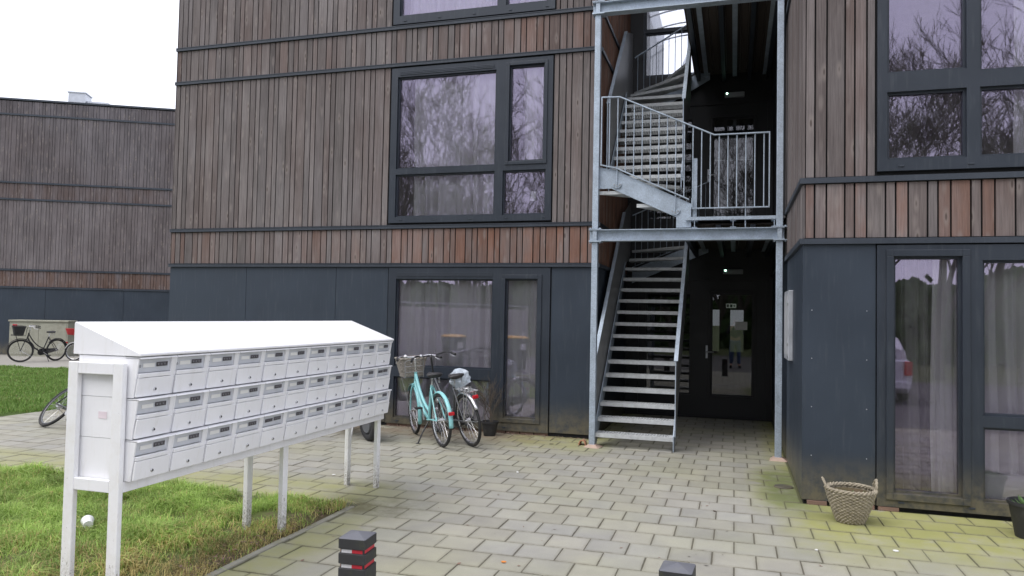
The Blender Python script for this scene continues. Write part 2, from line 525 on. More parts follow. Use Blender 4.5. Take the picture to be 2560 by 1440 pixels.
# ------------------------------------------------------------------ mesh helpers
COL = S.collection
ORG = {}
class MB:
    def __init__(s):
        s.v = []
        s.f = []
    def add(s, vs, fs):
        b = len(s.v)
        s.v += [tuple(v) for v in vs]
        s.f += [tuple(b + i for i in f) for f in fs]
        return s
    def box(s, x0, x1, y0, y1, z0, z1):
        v = [(x, y, z) for z in (z0, z1) for y in (y0, y1) for x in (x0, x1)]
        return s.add(v, [(0, 2, 3, 1), (4, 5, 7, 6), (0, 1, 5, 4), (2, 6, 7, 3), (0, 4, 6, 2), (1, 3, 7, 5)])
    def obox(s, c, ax, h):
        c = Vector(c)
        a = [Vector(q).normalized() * k for q, k in zip(ax, h)]
        v = [c + a[0] * i + a[1] * j + a[2] * k for k in (-1, 1) for j in (-1, 1) for i in (-1, 1)]
        return s.add(v, [(0, 2, 3, 1), (4, 5, 7, 6), (0, 1, 5, 4), (2, 6, 7, 3), (0, 4, 6, 2), (1, 3, 7, 5)])
    def bar(s, a, b, w, h, up=(0, 0, 1)):
        a, b = Vector(a), Vector(b)
        d = (b - a)
        L = d.length
        d.normalize()
        sd = d.cross(Vector(up))
        if sd.length < 1e-4:
            sd = d.cross(Vector((1, 0, 0)))
        sd.normalize()
        u = sd.cross(d)
        return s.obox((a + b) / 2, (d, sd, u), (L / 2, w / 2, h / 2))
    def tube(s, pts, r, n=8, cap=True, closed=False):
        P = [Vector(p) for p in pts]
        m = len(P)
        rs = r if isinstance(r, (list, tuple)) else [r] * m
        vs = []
        prev = None
        for i, p in enumerate(P):
            if closed:
                d = P[(i + 1) % m] - P[i - 1]
            else:
                d = P[min(i + 1, m - 1)] - P[max(i - 1, 0)]
            d.normalize()
            if prev is None:
                a = d.cross(Vector((0, 0, 1)))
                if a.length < .05:
                    a = d.cross(Vector((1, 0, 0)))
            else:
                a = prev - d * prev.dot(d)
            a.normalize()
            prev = a
            b = d.cross(a)
            for k in range(n):
                t = 2 * math.pi * k / n
                vs.append(p + (a * math.cos(t) + b * math.sin(t)) * rs[i])
        fs = []
        for i in range(m if closed else m - 1):
            j = (i + 1) % m
            for k in range(n):
                k2 = (k + 1) % n
                fs.append((i * n + k, i * n + k2, j * n + k2, j * n + k))
        if cap and not closed:
            fs.append(tuple(range(n - 1, -1, -1)))
            fs.append(tuple((m - 1) * n + k for k in range(n)))
        return s.add(vs, fs)
    def lathe(s, prof, c=(0, 0, 0), n=24, axis='z'):
        vs = []
        for r, h in prof:
            for k in range(n):
                t = 2 * math.pi * k / n
                a, b = r * math.cos(t), r * math.sin(t)
                q = {'z': (a, b, h), 'y': (a, h, b), 'x': (h, a, b)}[axis]
                vs.append((c[0] + q[0], c[1] + q[1], c[2] + q[2]))
        fs = [(i * n + k, i * n + (k + 1) % n, (i + 1) * n + (k + 1) % n, (i + 1) * n + k) for i in range(len(prof) - 1) for k in range(n)]
        return s.add(vs, fs)
    def prism(s, poly, axis, a0, a1):
        def mk(p, a):
            return {'x': (a, p[0], p[1]), 'y': (p[0], a, p[1]), 'z': (p[0], p[1], a)}[axis]
        n = len(poly)
        vs = [mk(p, a0) for p in poly] + [mk(p, a1) for p in poly]
        fs = [tuple(range(n - 1, -1, -1)), tuple(range(n, 2 * n))] + [(i, (i + 1) % n, n + (i + 1) % n, n + i) for i in range(n)]
        return s.add(vs, fs)
    def grid(s, fn, nu, nv):
        vs = [fn(i / nu, j / nv) for j in range(nv + 1) for i in range(nu + 1)]
        fs = [(j * (nu + 1) + i, j * (nu + 1) + i + 1, (j + 1) * (nu + 1) + i + 1, (j + 1) * (nu + 1) + i) for j in range(nv) for i in range(nu)]
        return s.add(vs, fs)
    def build(s, name, mat, parent=None, smooth=False, bevel=0.0, **props):
        me = bpy.data.meshes.new(name)
        V = np.array(s.v, dtype=float)
        c = (V.min(0) + V.max(0)) / 2
        if parent is None:
            c[2] = V[:, 2].min()
        me.from_pydata((V - c).tolist(), [], s.f)
        me.validate()
        me.update()
        import bmesh
        bm = bmesh.new()
        bm.from_mesh(me)
        bmesh.ops.recalc_face_normals(bm, faces=bm.faces)
        bm.to_mesh(me)
        bm.free()
        if smooth:
            me.shade_smooth()
            me.set_sharp_from_angle(angle=R(38))
        me.materials.append(MT[mat] if isinstance(mat, str) else mat)
        o = bpy.data.objects.new(name, me)
        COL.objects.link(o)
        c = Vector(c)
        if parent is not None:
            o.parent = parent
            o.location = c - ORG.get(parent, Vector())
        else:
            o.location = c
        ORG[o] = c
        if bevel:
            b = o.modifiers.new('edge', 'BEVEL')
            b.width = bevel
            b.segments = 2
            b.limit_method = 'ANGLE'
        for k, v in props.items():
            o[k] = v
        return o
def thing(name, label, cat, loc=(0, 0, 0), group=None):
    o = bpy.data.objects.new(name, None)
    COL.objects.link(o)
    o.location = loc
    o.empty_display_size = .2
    ORG[o] = Vector(loc)
    return tag(o, label, cat, group)
def tag(o, label, cat, group=None):
    o['label'] = label
    o['category'] = cat
    if group:
        o['group'] = group
    return o
def struct(o):
    o['kind'] = 'structure'
    return o
def copy_tree(o, parent=None):
    c = o.copy()
    COL.objects.link(c)
    if parent is not None:
        c.parent = parent
    ORG[c] = ORG.get(o, Vector()).copy()
    for ch in list(o.children):
        copy_tree(ch, c)
    return c
def B(*a):
    return MB().box(*a)
def wall_cells(mb, u0, u1, z0, z1, holes, fn):
    us = sorted({u0, u1, *[h[0] for h in holes], *[h[1] for h in holes]})
    zs = sorted({z0, z1, *[h[2] for h in holes], *[h[3] for h in holes]})
    us = [u for u in us if u0 <= u <= u1]
    zs = [z for z in zs if z0 <= z <= z1]
    for a, b in zip(us, us[1:]):
        for c, d in zip(zs, zs[1:]):
            mu, mz = (a + b) / 2, (c + d) / 2
            if any(h[0] < mu < h[1] and h[2] < mz < h[3] for h in holes):
                continue
            fn(a, b, c, d)
    return mb
# ------------------------------------------------------------------ setting: ground, paving, lawns
YL, YR, XR = 10.25, 7.46, 0.614
T4, T3, T2, T1, T0, ROOF = 2.42, 3.00, 5.49, 6.07, 8.56, 9.15
ground = struct(B(-200, 200, -200, 200, -.5, -.06).build('ground', 'terrain'))
road = struct(B(-60, 60, -9, 1.6, -.06, -.012).build('road', 'asphalt'))
pave = MB()
for q in ((-10.7, -3.22, 5.9, 10.26), (-3.22, 7, 1.6, 10.26), (-1.86, .63, 10.26, 20.5)):
    pave.box(q[0], q[1], q[2], q[3], -.055, -.0062)
pavement = struct(pave.build('pavement', 'paving_joint'))
TP, TX0, TY0 = .3, .165, 4.79
def clip_tile(x0, x1, y0, y1):
    """the part of a tile that lies on the paving, or None"""
    x0, x1, y0 = max(x0, -10.7), min(x1, 7), max(y0, 1.7)
    if y1 <= 5.9:
        x0 = max(x0, -3.160)
    elif y0 < 5.9 and x0 < -3.16:
        if x1 > -3.16:
            x0 = -3.16
        else:
            y0 = 5.9
    xm, ym = (x0 + x1) / 2, (y0 + y1) / 2
    if ym > YR and x1 > XR and x0 < XR:
        x1 = XR - .002
    elif x0 >= XR - .01:
        y1 = min(y1, YR - .004)
    elif x1 > XR and y1 > YR:
        y1 = min(y1, YR - .004) if y0 < YR else y1
    xm, ym = (x0 + x1) / 2, (y0 + y1) / 2
    if ym > YL and x0 < -1.86 and x1 > -1.86:
        x0 = -1.858
    elif x1 <= -1.85:
        y1 = min(y1, YL - .004)
    elif x0 < -1.86 and y1 > YL:
        y1 = min(y1, YL - .004)
    y1 = min(y1, 13.2)
    if x1 - x0 < .03 or y1 - y0 < .03:
        return None
    return (x0, x1, y0, y1)
tiles = []
parts_ = []
j0, j1 = int((1.7 - TY0) / TP) - 1, int((13.3 - TY0) / TP) + 1
for j in range(j0, j1):
    for i in range(-40, 30):
        x0 = TX0 + i * TP - (.15 if j % 2 else 0)
        y0 = TY0 + j * TP
        c = clip_tile(x0, x0 + TP, y0, y0 + TP)
        if c is None:
            continue
        if abs(c[1] - c[0] - TP) < 1e-6 and abs(c[3] - c[2] - TP) < 1e-6:
            tiles.append((x0, y0))
        else:
            parts_.append(c)
def vis_size(t):
    p = Vector((t[0] + .15, t[1] + .15, 0)) - Vector((0, 0, EYE))
    z = p.dot(_f)
    if z < .5:
        return 0
    u, w = p.dot(_r2) / z * 1853.6 + 1280, 720 - p.dot(_u2) / z * 1853.6
    if not (-30 < u < 2590 and -30 < w < 1470):
        return 0
    if t[0] < -3.2 and u < 900 and w < 1230:      # behind the letterboxes or the lawn
        return .2 / z ** 3
    return 1 / z ** 3
tiles.sort(key=lambda t: -vis_size(t))
tm = MB()
g = .0032
c8 = .004
tm.add([(g, g, -.045), (TP - g, g, -.045), (TP - g, TP - g, -.045), (g, TP - g, -.045),
        (g, g, -c8), (TP - g, g, -c8), (TP - g, TP - g, -c8), (g, TP - g, -c8),
        (g + c8, g + c8, 0), (TP - g - c8, g + c8, 0), (TP - g - c8, TP - g - c8, 0), (g + c8, TP - g - c8, 0)],
       [(0, 1, 5, 4), (1, 2, 6, 5), (2, 3, 7, 6), (3, 0, 4, 7), (4, 5, 9, 8), (5, 6, 10, 9), (6, 7, 11, 10), (7, 4, 8, 11), (8, 9, 10, 11)])
tile_me = bpy.data.meshes.new('tile')
tile_me.from_pydata([(x - .15, y - .15, z) for x, y, z in tm.v], [], tm.f)
tile_me.materials.append(MT['paving_tile'])
for k, (x, y) in enumerate(tiles[:300]):
    o = bpy.data.objects.new('tile', tile_me)
    COL.objects.link(o)
    o.parent = pavement
    o.location = Vector((x + .15 + random.gauss(0, .0012), y + .15 + random.gauss(0, .0012), random.uniform(-.003, .0012))) - ORG[pavement]
    o.rotation_euler = (random.gauss(0, .0045), random.gauss(0, .0045), random.gauss(0, .003))
rest = MB()
shade = []
for (x, y) in tiles[300:]:
    dz = random.uniform(-.003, .001)
    tx, ty = random.gauss(0, .004), random.gauss(0, .004)
    rest.add([(a + x, b + y, c + dz + tx * (a - .15) + ty * (b - .15)) for a, b, c in tm.v], tm.f)
    shade += [random.random()] * len(tm.f)
for (a, b_, c, d) in parts_:
    kx, ky = (b_ - a) / TP, (d - c) / TP
    dz = random.uniform(-.003, .001)
    rest.add([(a + (g if u < .15 else -g) * (1 - kx) + u * kx, c + (g if v < .15 else -g) * (1 - ky) + v * ky, w + dz) for u, v, w in tm.v], tm.f)
    shade += [random.random()] * len(tm.f)
ro = rest.build('tiles_beyond', 'paving_joined', pavement, kind='stuff')
at = ro.data.attributes.new('shade', 'FLOAT', 'FACE')
at.data.foreach_set('value', shade)
# flush kerb stones along the lawn
for k in range(10):
    y0 = -4.1 + k * 1.0
    if y0 + 1 > 5.95:
        break
    B(-3.218, -3.163, y0 + .004, y0 + .996, -.09, .004 + random.uniform(-.004, .004)).build('kerb_stone', 'kerb', pavement, bevel=.008)
for k in range(7):
    x0 = -10.2 + k * 1.0
    B(x0 + .004, x0 + .996, 5.845, 5.898, -.09, -.002).build('kerb_stone', 'kerb', pavement, bevel=.008)

def lawn_sheet(name, x0, x1, y0, y1, mat, nx, ny, amp, base=-.02, fn=None):
    mb = MB()
    def f(u, v):
        x, y = x0 + (x1 - x0) * u, y0 + (y1 - y0) * v
        if fn:
            x, y = fn(x, y)
        e = min(1, min(u, 1 - u, v, 1 - v) * 12)
        if fn and y > 15.2 + (x + 19.2) * .34:
            return (x, y, -.12)
        return (x, y, base + e * amp * (mnoise.noise(Vector((x * 1.1, y * 1.1, 3))) + .6 * mnoise.noise(Vector((x * 4, y * 4, 8))) + .7))
    mb.grid(f, nx, ny)
    o = mb.build(name, mat, smooth=True)
    struct(o)
    return o
lawn_near = lawn_sheet('lawn', -14, -3.222, -1, 5.84, 'soil', 70, 50, .035)
def skew(x, y):
    return (x + (y - 9) * .33, y)
lawn_far = lawn_sheet('lawn', -40, -10.72, 1.0, 24, 'lawn_soil', 60, 40, .05, fn=lambda x, y: (x if x < -10.8 else -10.72 + max(-1.6, (y - 9.2) * .3) if y < 16 else x, y))

def blades(name, n, sampler, h0, h1, w, pal, parent_label, cat, lean=.6):
    """grass as curved two-segment blades in one mesh"""
    V = np.zeros((n * 5, 3))
    Cc = np.zeros((n * 5, 4))
    pts = sampler(n)
    m = len(pts)
    a = rng.uniform(0, 2 * np.pi, m)
    h = rng.uniform(h0, h1, m) * pts[:, 3]
    d = np.stack([np.cos(a), np.sin(a), 0 * a], 1)
    sd = np.stack([-np.sin(a), np.cos(a), 0 * a], 1)
    ww = w * rng.uniform(.6, 1.3, m)
    ln = rng.uniform(.1, 1.0, m) * lean
    base = pts[:, :3]
    up = np.array([0, 0, 1.0])
    mid = base + up * (h * .62)[:, None] + d * (h * ln * .35)[:, None]
    tip = base + up * (h * np.maximum(.25, 1.0 - .42 * ln))[:, None] + d * (h * ln * 1.05)[:, None]
    V = np.empty((m, 5, 3))
    V[:, 0] = base - sd * ww[:, None]
    V[:, 1] = base + sd * ww[:, None]
    V[:, 2] = mid + sd * ww[:, None] * .8
    V[:, 3] = mid - sd * ww[:, None] * .8
    V[:, 4] = tip
    idx = np.arange(m)[:, None] * 5
    quads = idx + np.array([0, 1, 2, 3])
    tris = idx + np.array([3, 2, 4])
    me = bpy.data.meshes.new(name)
    me.vertices.add(m * 5)
    me.vertices.foreach_set('co', V.reshape(-1))
    me.loops.add(m * 7)
    li = np.concatenate([quads, tris], 1).reshape(-1)
    me.loops.foreach_set('vertex_index', li.astype(np.int32))
    me.polygons.add(m * 2)
    ls = (np.arange(m)[:, None] * 7 + np.array([0, 4])).reshape(-1)
    me.polygons.foreach_set('loop_start', ls.astype(np.int32))
    me.update(calc_edges=True)
    me.validate()
    k = pts[:, 4]
    pal = np.array(pal)
    r1 = rng.random(m)
    col = pal[0] * (1 - r1)[:, None] + pal[1] * r1[:, None]
    dry = (rng.random(m) < k)
    col[dry] = pal[2] * (1 - r1[dry])[:, None] + pal[3] * r1[dry][:, None]
    col *= rng.uniform(.75, 1.25, (m, 1))
    if pts.shape[1] > 5:
        col *= pts[:, 5:6]
    C4 = np.ones((m, 5, 4))
    C4[:, :, :3] = col[:, None, :]
    ca = me.color_attributes.new('tint', 'FLOAT_COLOR', 'POINT')
    ca.data.foreach_set('color', C4.reshape(-1))
    me.materials.append(MT['blade'])
    o = bpy.data.objects.new(name, me)
    COL.objects.link(o)
    o['kind'] = 'stuff'
    tag(o, parent_label, cat)
    return o
def near_sampler(n):
    out = []
    while len(out) < n:
        x = random.uniform(-8.6, -3.195)
        y = random.uniform(2.6, 5.9)
        if x < -4.4 and y < 3.6 - (x + 4.4) * .0 - .25:
            continue
        if x < -4.2 and (y - 3.0) < (-x - 4.4) * .42 - .2:
            continue
        c = mnoise.noise(Vector((x * 2.3, y * 2.3, 1))) + .5 * mnoise.noise(Vector((x * 6, y * 6, 5)))
        edge = (-3.23 - x)
        dens = .55 + .9 * c
        bare = mnoise.noise(Vector((x * 3.1, y * 3.1, 17)))
        if edge < .42:
            dens *= .22 + edge * 1.9 * max(0, .7 + bare)
        if y < 4.35 and edge < 1.6:
            dens *= .5
        if random.random() > dens:
            continue
        dry = max(0.04, .85 - edge * .85) if y < 5.2 else max(.04, .5 - edge * .8)
        dry += .25 * max(0, bare)
        if y < 4.2:
            dry += .3 * max(0, 1.2 - edge * .5)
        hs = .75 + .75 * max(0, c) + min(.35, edge * .25)
        if edge < .5:
            hs *= .7
        z = -.02 + .035 * (mnoise.noise(Vector((x * 1.1, y * 1.1, 3))) + .6 * mnoise.noise(Vector((x * 4, y * 4, 8))) + .7)
        cl = 1.0 + .55 * mnoise.noise(Vector((x * 2.7 + 5, y * 2.7, 2))) + .35 * mnoise.noise(Vector((x * 9, y * 9, 4)))
        out.append((x, y, z - .01, hs, min(.95, dry), max(.42, cl)))
    return np.array(out)
blades('lawn_grass', 110000, near_sampler, .04, .125, .0025, [(.22, .34, .065), (.40, .54, .15), (.56, .49, .21), (.43, .33, .14)],
       'shaggy green grass growing round the letterbox legs', 'grass', 1.7)
def far_sampler(n):
    out = []
    while len(out) < n:
        x = random.uniform(-30, -10.0)
        y = random.uniform(7.5, 22)
        ex = -10.72 + (max(-1.6, (y - 9.2) * .3) if y < 16 else 0)
        if x > ex - .03:
            continue
        # the path along the far wing
        if y > 15.35 + (x + 19.2) * .34:
            continue
        u = math.atan2(x, y)
        if not (-.98 < u < -.70):
            continue
        c = mnoise.noise(Vector((x * 1.3, y * 1.3, 1)))
        z = .05 * (mnoise.noise(Vector((x * 1.1, y * 1.1, 3))) + .6 * mnoise.noise(Vector((x * 4, y * 4, 8))) + .7) - .04
        out.append((x, y, z, .8 + .5 * c, .05 + .1 * max(0, c)))
    return np.array(out)
blades('far_lawn_grass', 70000, far_sampler, .06, .13, .006, [(.13, .24, .045), (.23, .35, .09), (.32, .32, .12), (.27, .24, .10)],
       'flat green lawn in front of the far wooden wing', 'grass', .9)

# ------------------------------------------------------------------ cladding helpers
WID = (.158, .103, .084)
def plank_edges(a, b, anchor, order=(0, 1, 2)):
    """alternating wide, medium and narrow boards"""
    per = sum(WID)
    k = math.floor((a - anchor) / per) - 1
    x = anchor + k * per
    out = []
    i = 0
    while x < b:
        w = WID[order[i % 3]]
        l, r = max(x, a), min(x + w, b)
        if r - l > .022:
            out.append((l, r))
        x += w
        i += 1
    return out
def cut(edges, hole):
    out = []
    for l, r in edges:
        if r <= hole[0] or l >= hole[1]:
            out.append((l, r))
        else:
            if l < hole[0] - .022:
                out.append((l, hole[0]))
            if r > hole[1] + .022:
                out.append((hole[1], r))
    return out
GAP = .0082
def board(parent, l, r, z0, z1, face, axis, mat, red, thick=.021):
    d = random.uniform(-.002, .002)
    if axis == 'y':                        # facing -y
        mb = B(l + GAP, r - GAP, face + d, face + d + thick, z0, z1)
    elif axis == 'x-':                     # facing -x
        mb = B(face + d, face + d + thick, l + GAP, r - GAP, z0, z1)
    else:                                  # facing +x
        mb = B(face + d - thick, face + d, l + GAP, r - GAP, z0, z1)
    o = mb.build('plank', mat, parent)
    o['red'] = float(red)
    return o

def glazed(parent, x0, x1, z0, z1, Y, panes, mat='glazing', sash=(), drains=True, name='window', fm='frame'):
    mb = MB()
    wall_cells(mb, x0, x1, z0, z1, [p[:4] for p in panes], lambda a, b, c, d: mb.box(a, b, Y - .012, Y + .085, c, d))
    w = mb.build(name, fm, parent)
    for p in panes:
        a, b, c, d = p[:4]
        lip = MB()
        for (q0, q1, q2, q3) in ((a, b, c, c + .022), (a, b, d - .022, d), (a, a + .022, c + .022, d - .022), (b - .022, b, c + .022, d - .022)):
            lip.box(q0, q1, Y + .022, Y + .083, q2, q3)
        lip.build('glazing_bead', fm, w)
        B(a + .012, b - .012, Y + .05, Y + .068, c + .012, d - .012).build('pane', mat, w)
        if len(p) > 4:                     # opening leaf: raised sash round the pane
            s = p[4]
            sm = MB()
            wall_cells(sm, a - s, b + s, c - s, d + s, [(a, b, c, d)], lambda e, f, g_, h: sm.box(e, f, Y - .028, Y - .014, g_, h))
            sm.build('sash', fm, w, bevel=.004)
    if drains:
        n = 0
        xx = x0 + .2
        while xx < x1 - .1:
            MB().obox((xx, Y - .014, z0 + .045), ((1, 0, 0), (0, 1, 0), (0, 0, 1)), (.024, .006, .007)).build('drain_cap', 'trim', w)
            xx += .56
    return w
def curtain(label, x0, x1, z0, z1, Y, folds, amp=.03, seed=0, gather=0.0, mat='curtain', group=None):
    rs = random.Random(seed)
    ph = [rs.uniform(0, 6.28) for _ in range(4)]
    n = int(folds * 22)
    def f(u, v):
        x = x0 + (x1 - x0) * (u + gather * (1 - v) * .0)
        a_ = u * folds * 3.1416 + ph[0] + .6 * math.sin(u * 9 + ph[1])
        d = (1 - 2.3 * abs(math.sin(a_)) ** .8 + .25 * math.sin(a_ * 5 + v * 1.5)) * (.8 + .35 * math.sin(u * 13 + ph[2]))
        return (x + .01 * math.sin(v * 5 + ph[3]), Y + amp * d * (1 - .25 * v) + .01 * math.sin(v * 4 + u * 20), z0 + (z1 - z0) * v)
    o = MB().grid(f, n, 8).build('curtain', mat, smooth=True)
    tag(o, label, 'curtain', group)
    return o

# ------------------------------------------------------------------ left apartment block
XA, XB = -9.07, -1.86
blk = thing('apartment_block', 'long three-storey block clad in grey weathered boards over slate panels, behind the bicycles', 'building', (-5.4, 15, 0))
W1 = (-5.06, -2.515, 3.062, 5.44)
WG = (-5.03, -2.505, .04, 2.385)
WT = (-5.06, -2.505, 6.125, 8.5)
mb = MB()
wall_cells(mb, XA, XB, 0, ROOF, [W1, WG, WT], lambda a, b, c, d: mb.box(a, b, YL + .03, YL + .3, c, d))
mb.build('front_wall', 'membrane', blk)
mb = MB()
mb.box(XA, XA + .25, YL + .3, 20, 0, ROOF).box(XB - .25, XB, YL + .3, 20, 0, ROOF).box(XA + .25, XB - .25, 19.7, 20, 0, ROOF)
mb.build('side_walls', 'panel', blk)
mb = MB()
for z in (2.62, 5.68):
    mb.box(XA + .26, XB - .26, YL + .31, 19.6, z, z + .28)
mb.box(XA + .26, XB - .26, 14.2, 14.3, .02, ROOF - .1)
mb.box(-6.2, -6.1, YL + .31, 14.19, .02, ROOF - .1)
mb.build('floors_and_partitions', 'inner_wall', blk)
B(XA - .03, XB + .0, YL - .03, 20.05, ROOF, ROOF + .2).build('roof', 'roofing', blk)
for a, b in ((XA, -7.57), (-7.57, -5.937), (-5.937, -5.045), (-2.492, XB)):
    o = B(a + .003, b - .003, YL + .008, YL + .022, .05, T4 - .032).build('panel', 'panel', blk)
    for fx in (a + .05, b - .05):
        pass
for z in (T4, T3, T2, T1, T0):
    tb = MB().box(XA - .012, XB + .0, YL - .028, YL + .03, z - .026, z + .026)
    tb.box(XA - .012, XB, YL - .034, YL - .028, z + .016, z + .026)
    tb.build('trim', 'trim', blk)
an = -4.655
for z0, z1, hole, kind in ((T4, T3, None, 'low'), (T3, T2, W1, 'mid'), (T2, T1, None, 'mid2'), (T1, T0, WT, 'top')):
    ed = plank_edges(XA + .004, XB - .004, an)
    if hole:
        ed = cut(ed, (hole[0] - .012, hole[1] + .012))
    for l, r in ed:
        x = (l + r) / 2
        if kind == 'low':
            red = min(1, max(0, .14 + .52 * math.exp(-((x + 2.9) / 1.7) ** 2) + random.uniform(-.2, .22)))
        elif kind == 'mid2':
            red = max(0, .04 + .22 * math.exp(-((x + 2.6) / 1.0) ** 2) + random.uniform(-.12, .18))
        else:
            red = max(0, random.uniform(-.08, .12))
        board(blk, l, r, z0 + .034, z1 - .034, YL, 'y', 'wood', red)
B(XA - .004, XA + .0035, YL - .004, YL + .35, T4 + .03, ROOF - .01).build('corner_board', 'wood', blk)['red'] = 0.0
# windows
glazed(blk, *W1, YL, [(-4.955, -3.37, 3.885, 5.30), (-4.955, -3.37, 3.15, 3.80), (-3.165, -2.64, 3.93, 5.34, .05), (-3.245, -2.60, 3.15, 3.80)])
g1 = glazed(blk, *WG, YL, [(-4.905, -3.36, .90, 2.215), (-4.905, -3.36, .13, .745), (-3.17, -2.685, .22, 2.22, .06)])
glazed(blk, *WT, YL, [(-4.955, -3.37, 6.25, 8.35), (-3.245, -2.62, 6.25, 8.35)])
for (zz, xx) in ((5.36, -4.16), (2.285, -4.13)):
    m2 = MB()
    for k in range(3):
        m2.box(xx - .76, xx + .76, YL - .022 + .003 * k, YL - .0125, zz - .03 + k * .022, zz - .018 + k * .022)
    m2.build('vent_grille', 'trim', blk)
# the sill brickwork showing under the ground-floor window
mb = MB()
for k in range(12):
    x = -5.02 + k * .21
    mb.box(x + .006, x + .2, YL + .012, YL + .028, .0, .038)
mb.build('brick_course', 'brick', blk)
curtain('pale grey curtain hanging behind the wide first-floor window pane', -4.75, -3.40, 3.10, 5.42, YL + .19, 5.5, .07, 1)
curtain('short pale curtain behind the narrow first-floor casement', -2.98, -2.60, 3.9, 5.42, YL + .18, 1.8, .06, 2)
curtain('long pale curtain behind the ground-floor window by the bicycles', -4.93, -3.38, .10, 2.36, YL + .19, 6.5, .07, 3)
curtain('narrow pale curtain behind the glazed ground-floor door by the bicycles', -3.19, -2.66, .08, 2.36, YL + .18, 2.3, .06, 4)
curtain('pale curtain behind the topmost window', -4.95, -2.65, 6.15, 8.45, YL + .34, 14, .05, 5)
o = B(-2.855, -2.775, YL + .095, YL + .098, 3.36, 3.50).build('notice_card', 'card')
o.rotation_euler = (0, .12, 0)
tag(o, 'small white card stuck inside the lower right first-floor pane', 'card')

# ------------------------------------------------------------------ right apartment block
XE = 5.2
T4r, T3r, T2r = 2.444, 3.016, 5.51
rb = thing('apartment_block', 'near board-clad block with a slate base standing right of the steel stairs', 'building', (2.9, 14, 0))
V1 = (1.252, 3.9, 3.085, 5.46)
VG = (1.252, 3.9, .04, 2.405)
mb = MB()
wall_cells(mb, XR + .02, XE, 0, ROOF, [V1, VG], lambda a, b, c, d: mb.box(a, b, YR + .03, YR + .3, c, d))
mb.build('front_wall', 'membrane', rb)
mb = MB()
mb.box(XR + .02, XR + .27, YR + .3, 20, 0, ROOF).box(XE - .25, XE, YR + .3, 20, 0, ROOF).box(XR + .27, XE - .25, 19.7, 20, 0, ROOF)
mb.build('side_walls', 'membrane', rb)
mb = MB()
for z in (2.64, 5.70):
    mb.box(XR + .28, XE - .26, YR + .31, 19.6, z, z + .28)
mb.box(XR + .28, XE - .26, 11.4, 11.5, .02, ROOF - .1)
mb.build('floors_and_partitions', 'inner_wall', rb)
B(XR - .02, XE + .03, YR - .03, 20.05, ROOF, ROOF + .2).build('roof', 'roofing', rb)
B(XR + .004, 1.243, YR + .006, YR + .022, .04, T4r - .03).build('panel', 'panel', rb)
B(3.909, XE, YR + .006, YR + .022, .04, T4r - .03).build('panel', 'panel', rb)
B(XR + .004, XR + .018, YR + .0222, 10.1, .04, T4r - .03).build('panel', 'panel', rb)
B(XR + .004, XR + .018, 10.106, 13.2, .04, T4r - .03).build('panel', 'panel', rb)
for z in (T4r, T3r, T2r, 6.09, 8.58):
    tb = MB().box(XR - .026, XE, YR - .026, YR + .03, z - .026, z + .026)
    tb.box(XR - .026, XR + .02, YR + .03, 13.2, z - .026, z + .026)
    tb.build('trim', 'trim', rb)
an = .821
for z0, z1, hole, kind in ((T4r, T3r, None, 'low'), (T3r, T2r, V1, 'mid'), (T2r, 6.09, None, 'mid'), (6.09, 8.58, None, 'mid')):
    ed = plank_edges(XR + .018, XE, an, (0, 2, 1))
    if hole:
        ed = cut(ed, (hole[0] - .012, hole[1] + .012))
    for l, r in ed:
        x = (l + r) / 2
        red = min(1, max(0, .30 + random.uniform(-.33, .4))) if kind == 'low' else max(0, random.uniform(-.06, .2))
        board(rb, l, r, z0 + .034, z1 - .034, YR, 'y', 'wood', red)
    for l, r in plank_edges(YR + .004, 9.95, 7.5):
        board(rb, l, r, z0 + .034, z1 - .034, XR, 'x-', 'wood', max(0, random.uniform(-.05, .12)))
B(XR, XR + .018, 9.96, 13.2, T4r + .03, ROOF).build('panel', 'dark_inner', rb)
glazed(rb, *V1, YR, [(1.335, 1.98, 3.99, 5.33), (1.335, 1.98, 3.19, 3.815), (2.085, 3.78, 3.96, 5.33), (2.085, 3.78, 3.19, 3.815)])
glazed(rb, *VG, YR, [(1.388, 1.94, .165, 2.30, .06), (2.10, 3.75, .895, 2.265), (2.10, 3.75, .145, .797)])
curtain('white curtain drawn half across the glazed door beside the wicker basket', 1.735, 1.95, .06, 2.40, YR + .17, 1.4, .04, 11)
curtain('grey curtain hanging further back behind the glazed door beside the basket', 1.52, 1.74, .06, 2.40, YR + .30, 1.5, .05, 15, mat='curtain_grey')
curtain('white curtain behind the large ground-floor pane at the right edge', 2.08, 3.3, .06, 2.40, YR + .28, 6, .055, 12)
curtain('white curtain behind the first-floor window at the right edge', 2.40, 3.5, 3.1, 5.44, YR + .2, 5, .06, 13)
o = B(2.06, 3.2, YR + .11, YR + .20, .08, .37).build('low_cupboard', 'white_plastic')
tag(o, 'low white cupboard behind the bottom pane at the right edge', 'cupboard')
# screw heads on the slate panel
for z in (.45, .9, 1.35, 1.8):
    for x in (.70, 1.17):
        MB().lathe([(0, -.003), (.004, -.003), (.005, 0)], (x, YR + .005, z), 8, 'y').build('screw', 'alu', rb)
# brick stump and mortar at the foot of the corner
mb = MB()
for k in range(4):
    mb.box(XR + .05 + k * .2, XR + .22 + k * .2, YR - .012, YR + .03, 0, .035)
mb.build('brick_course', 'brick', rb)

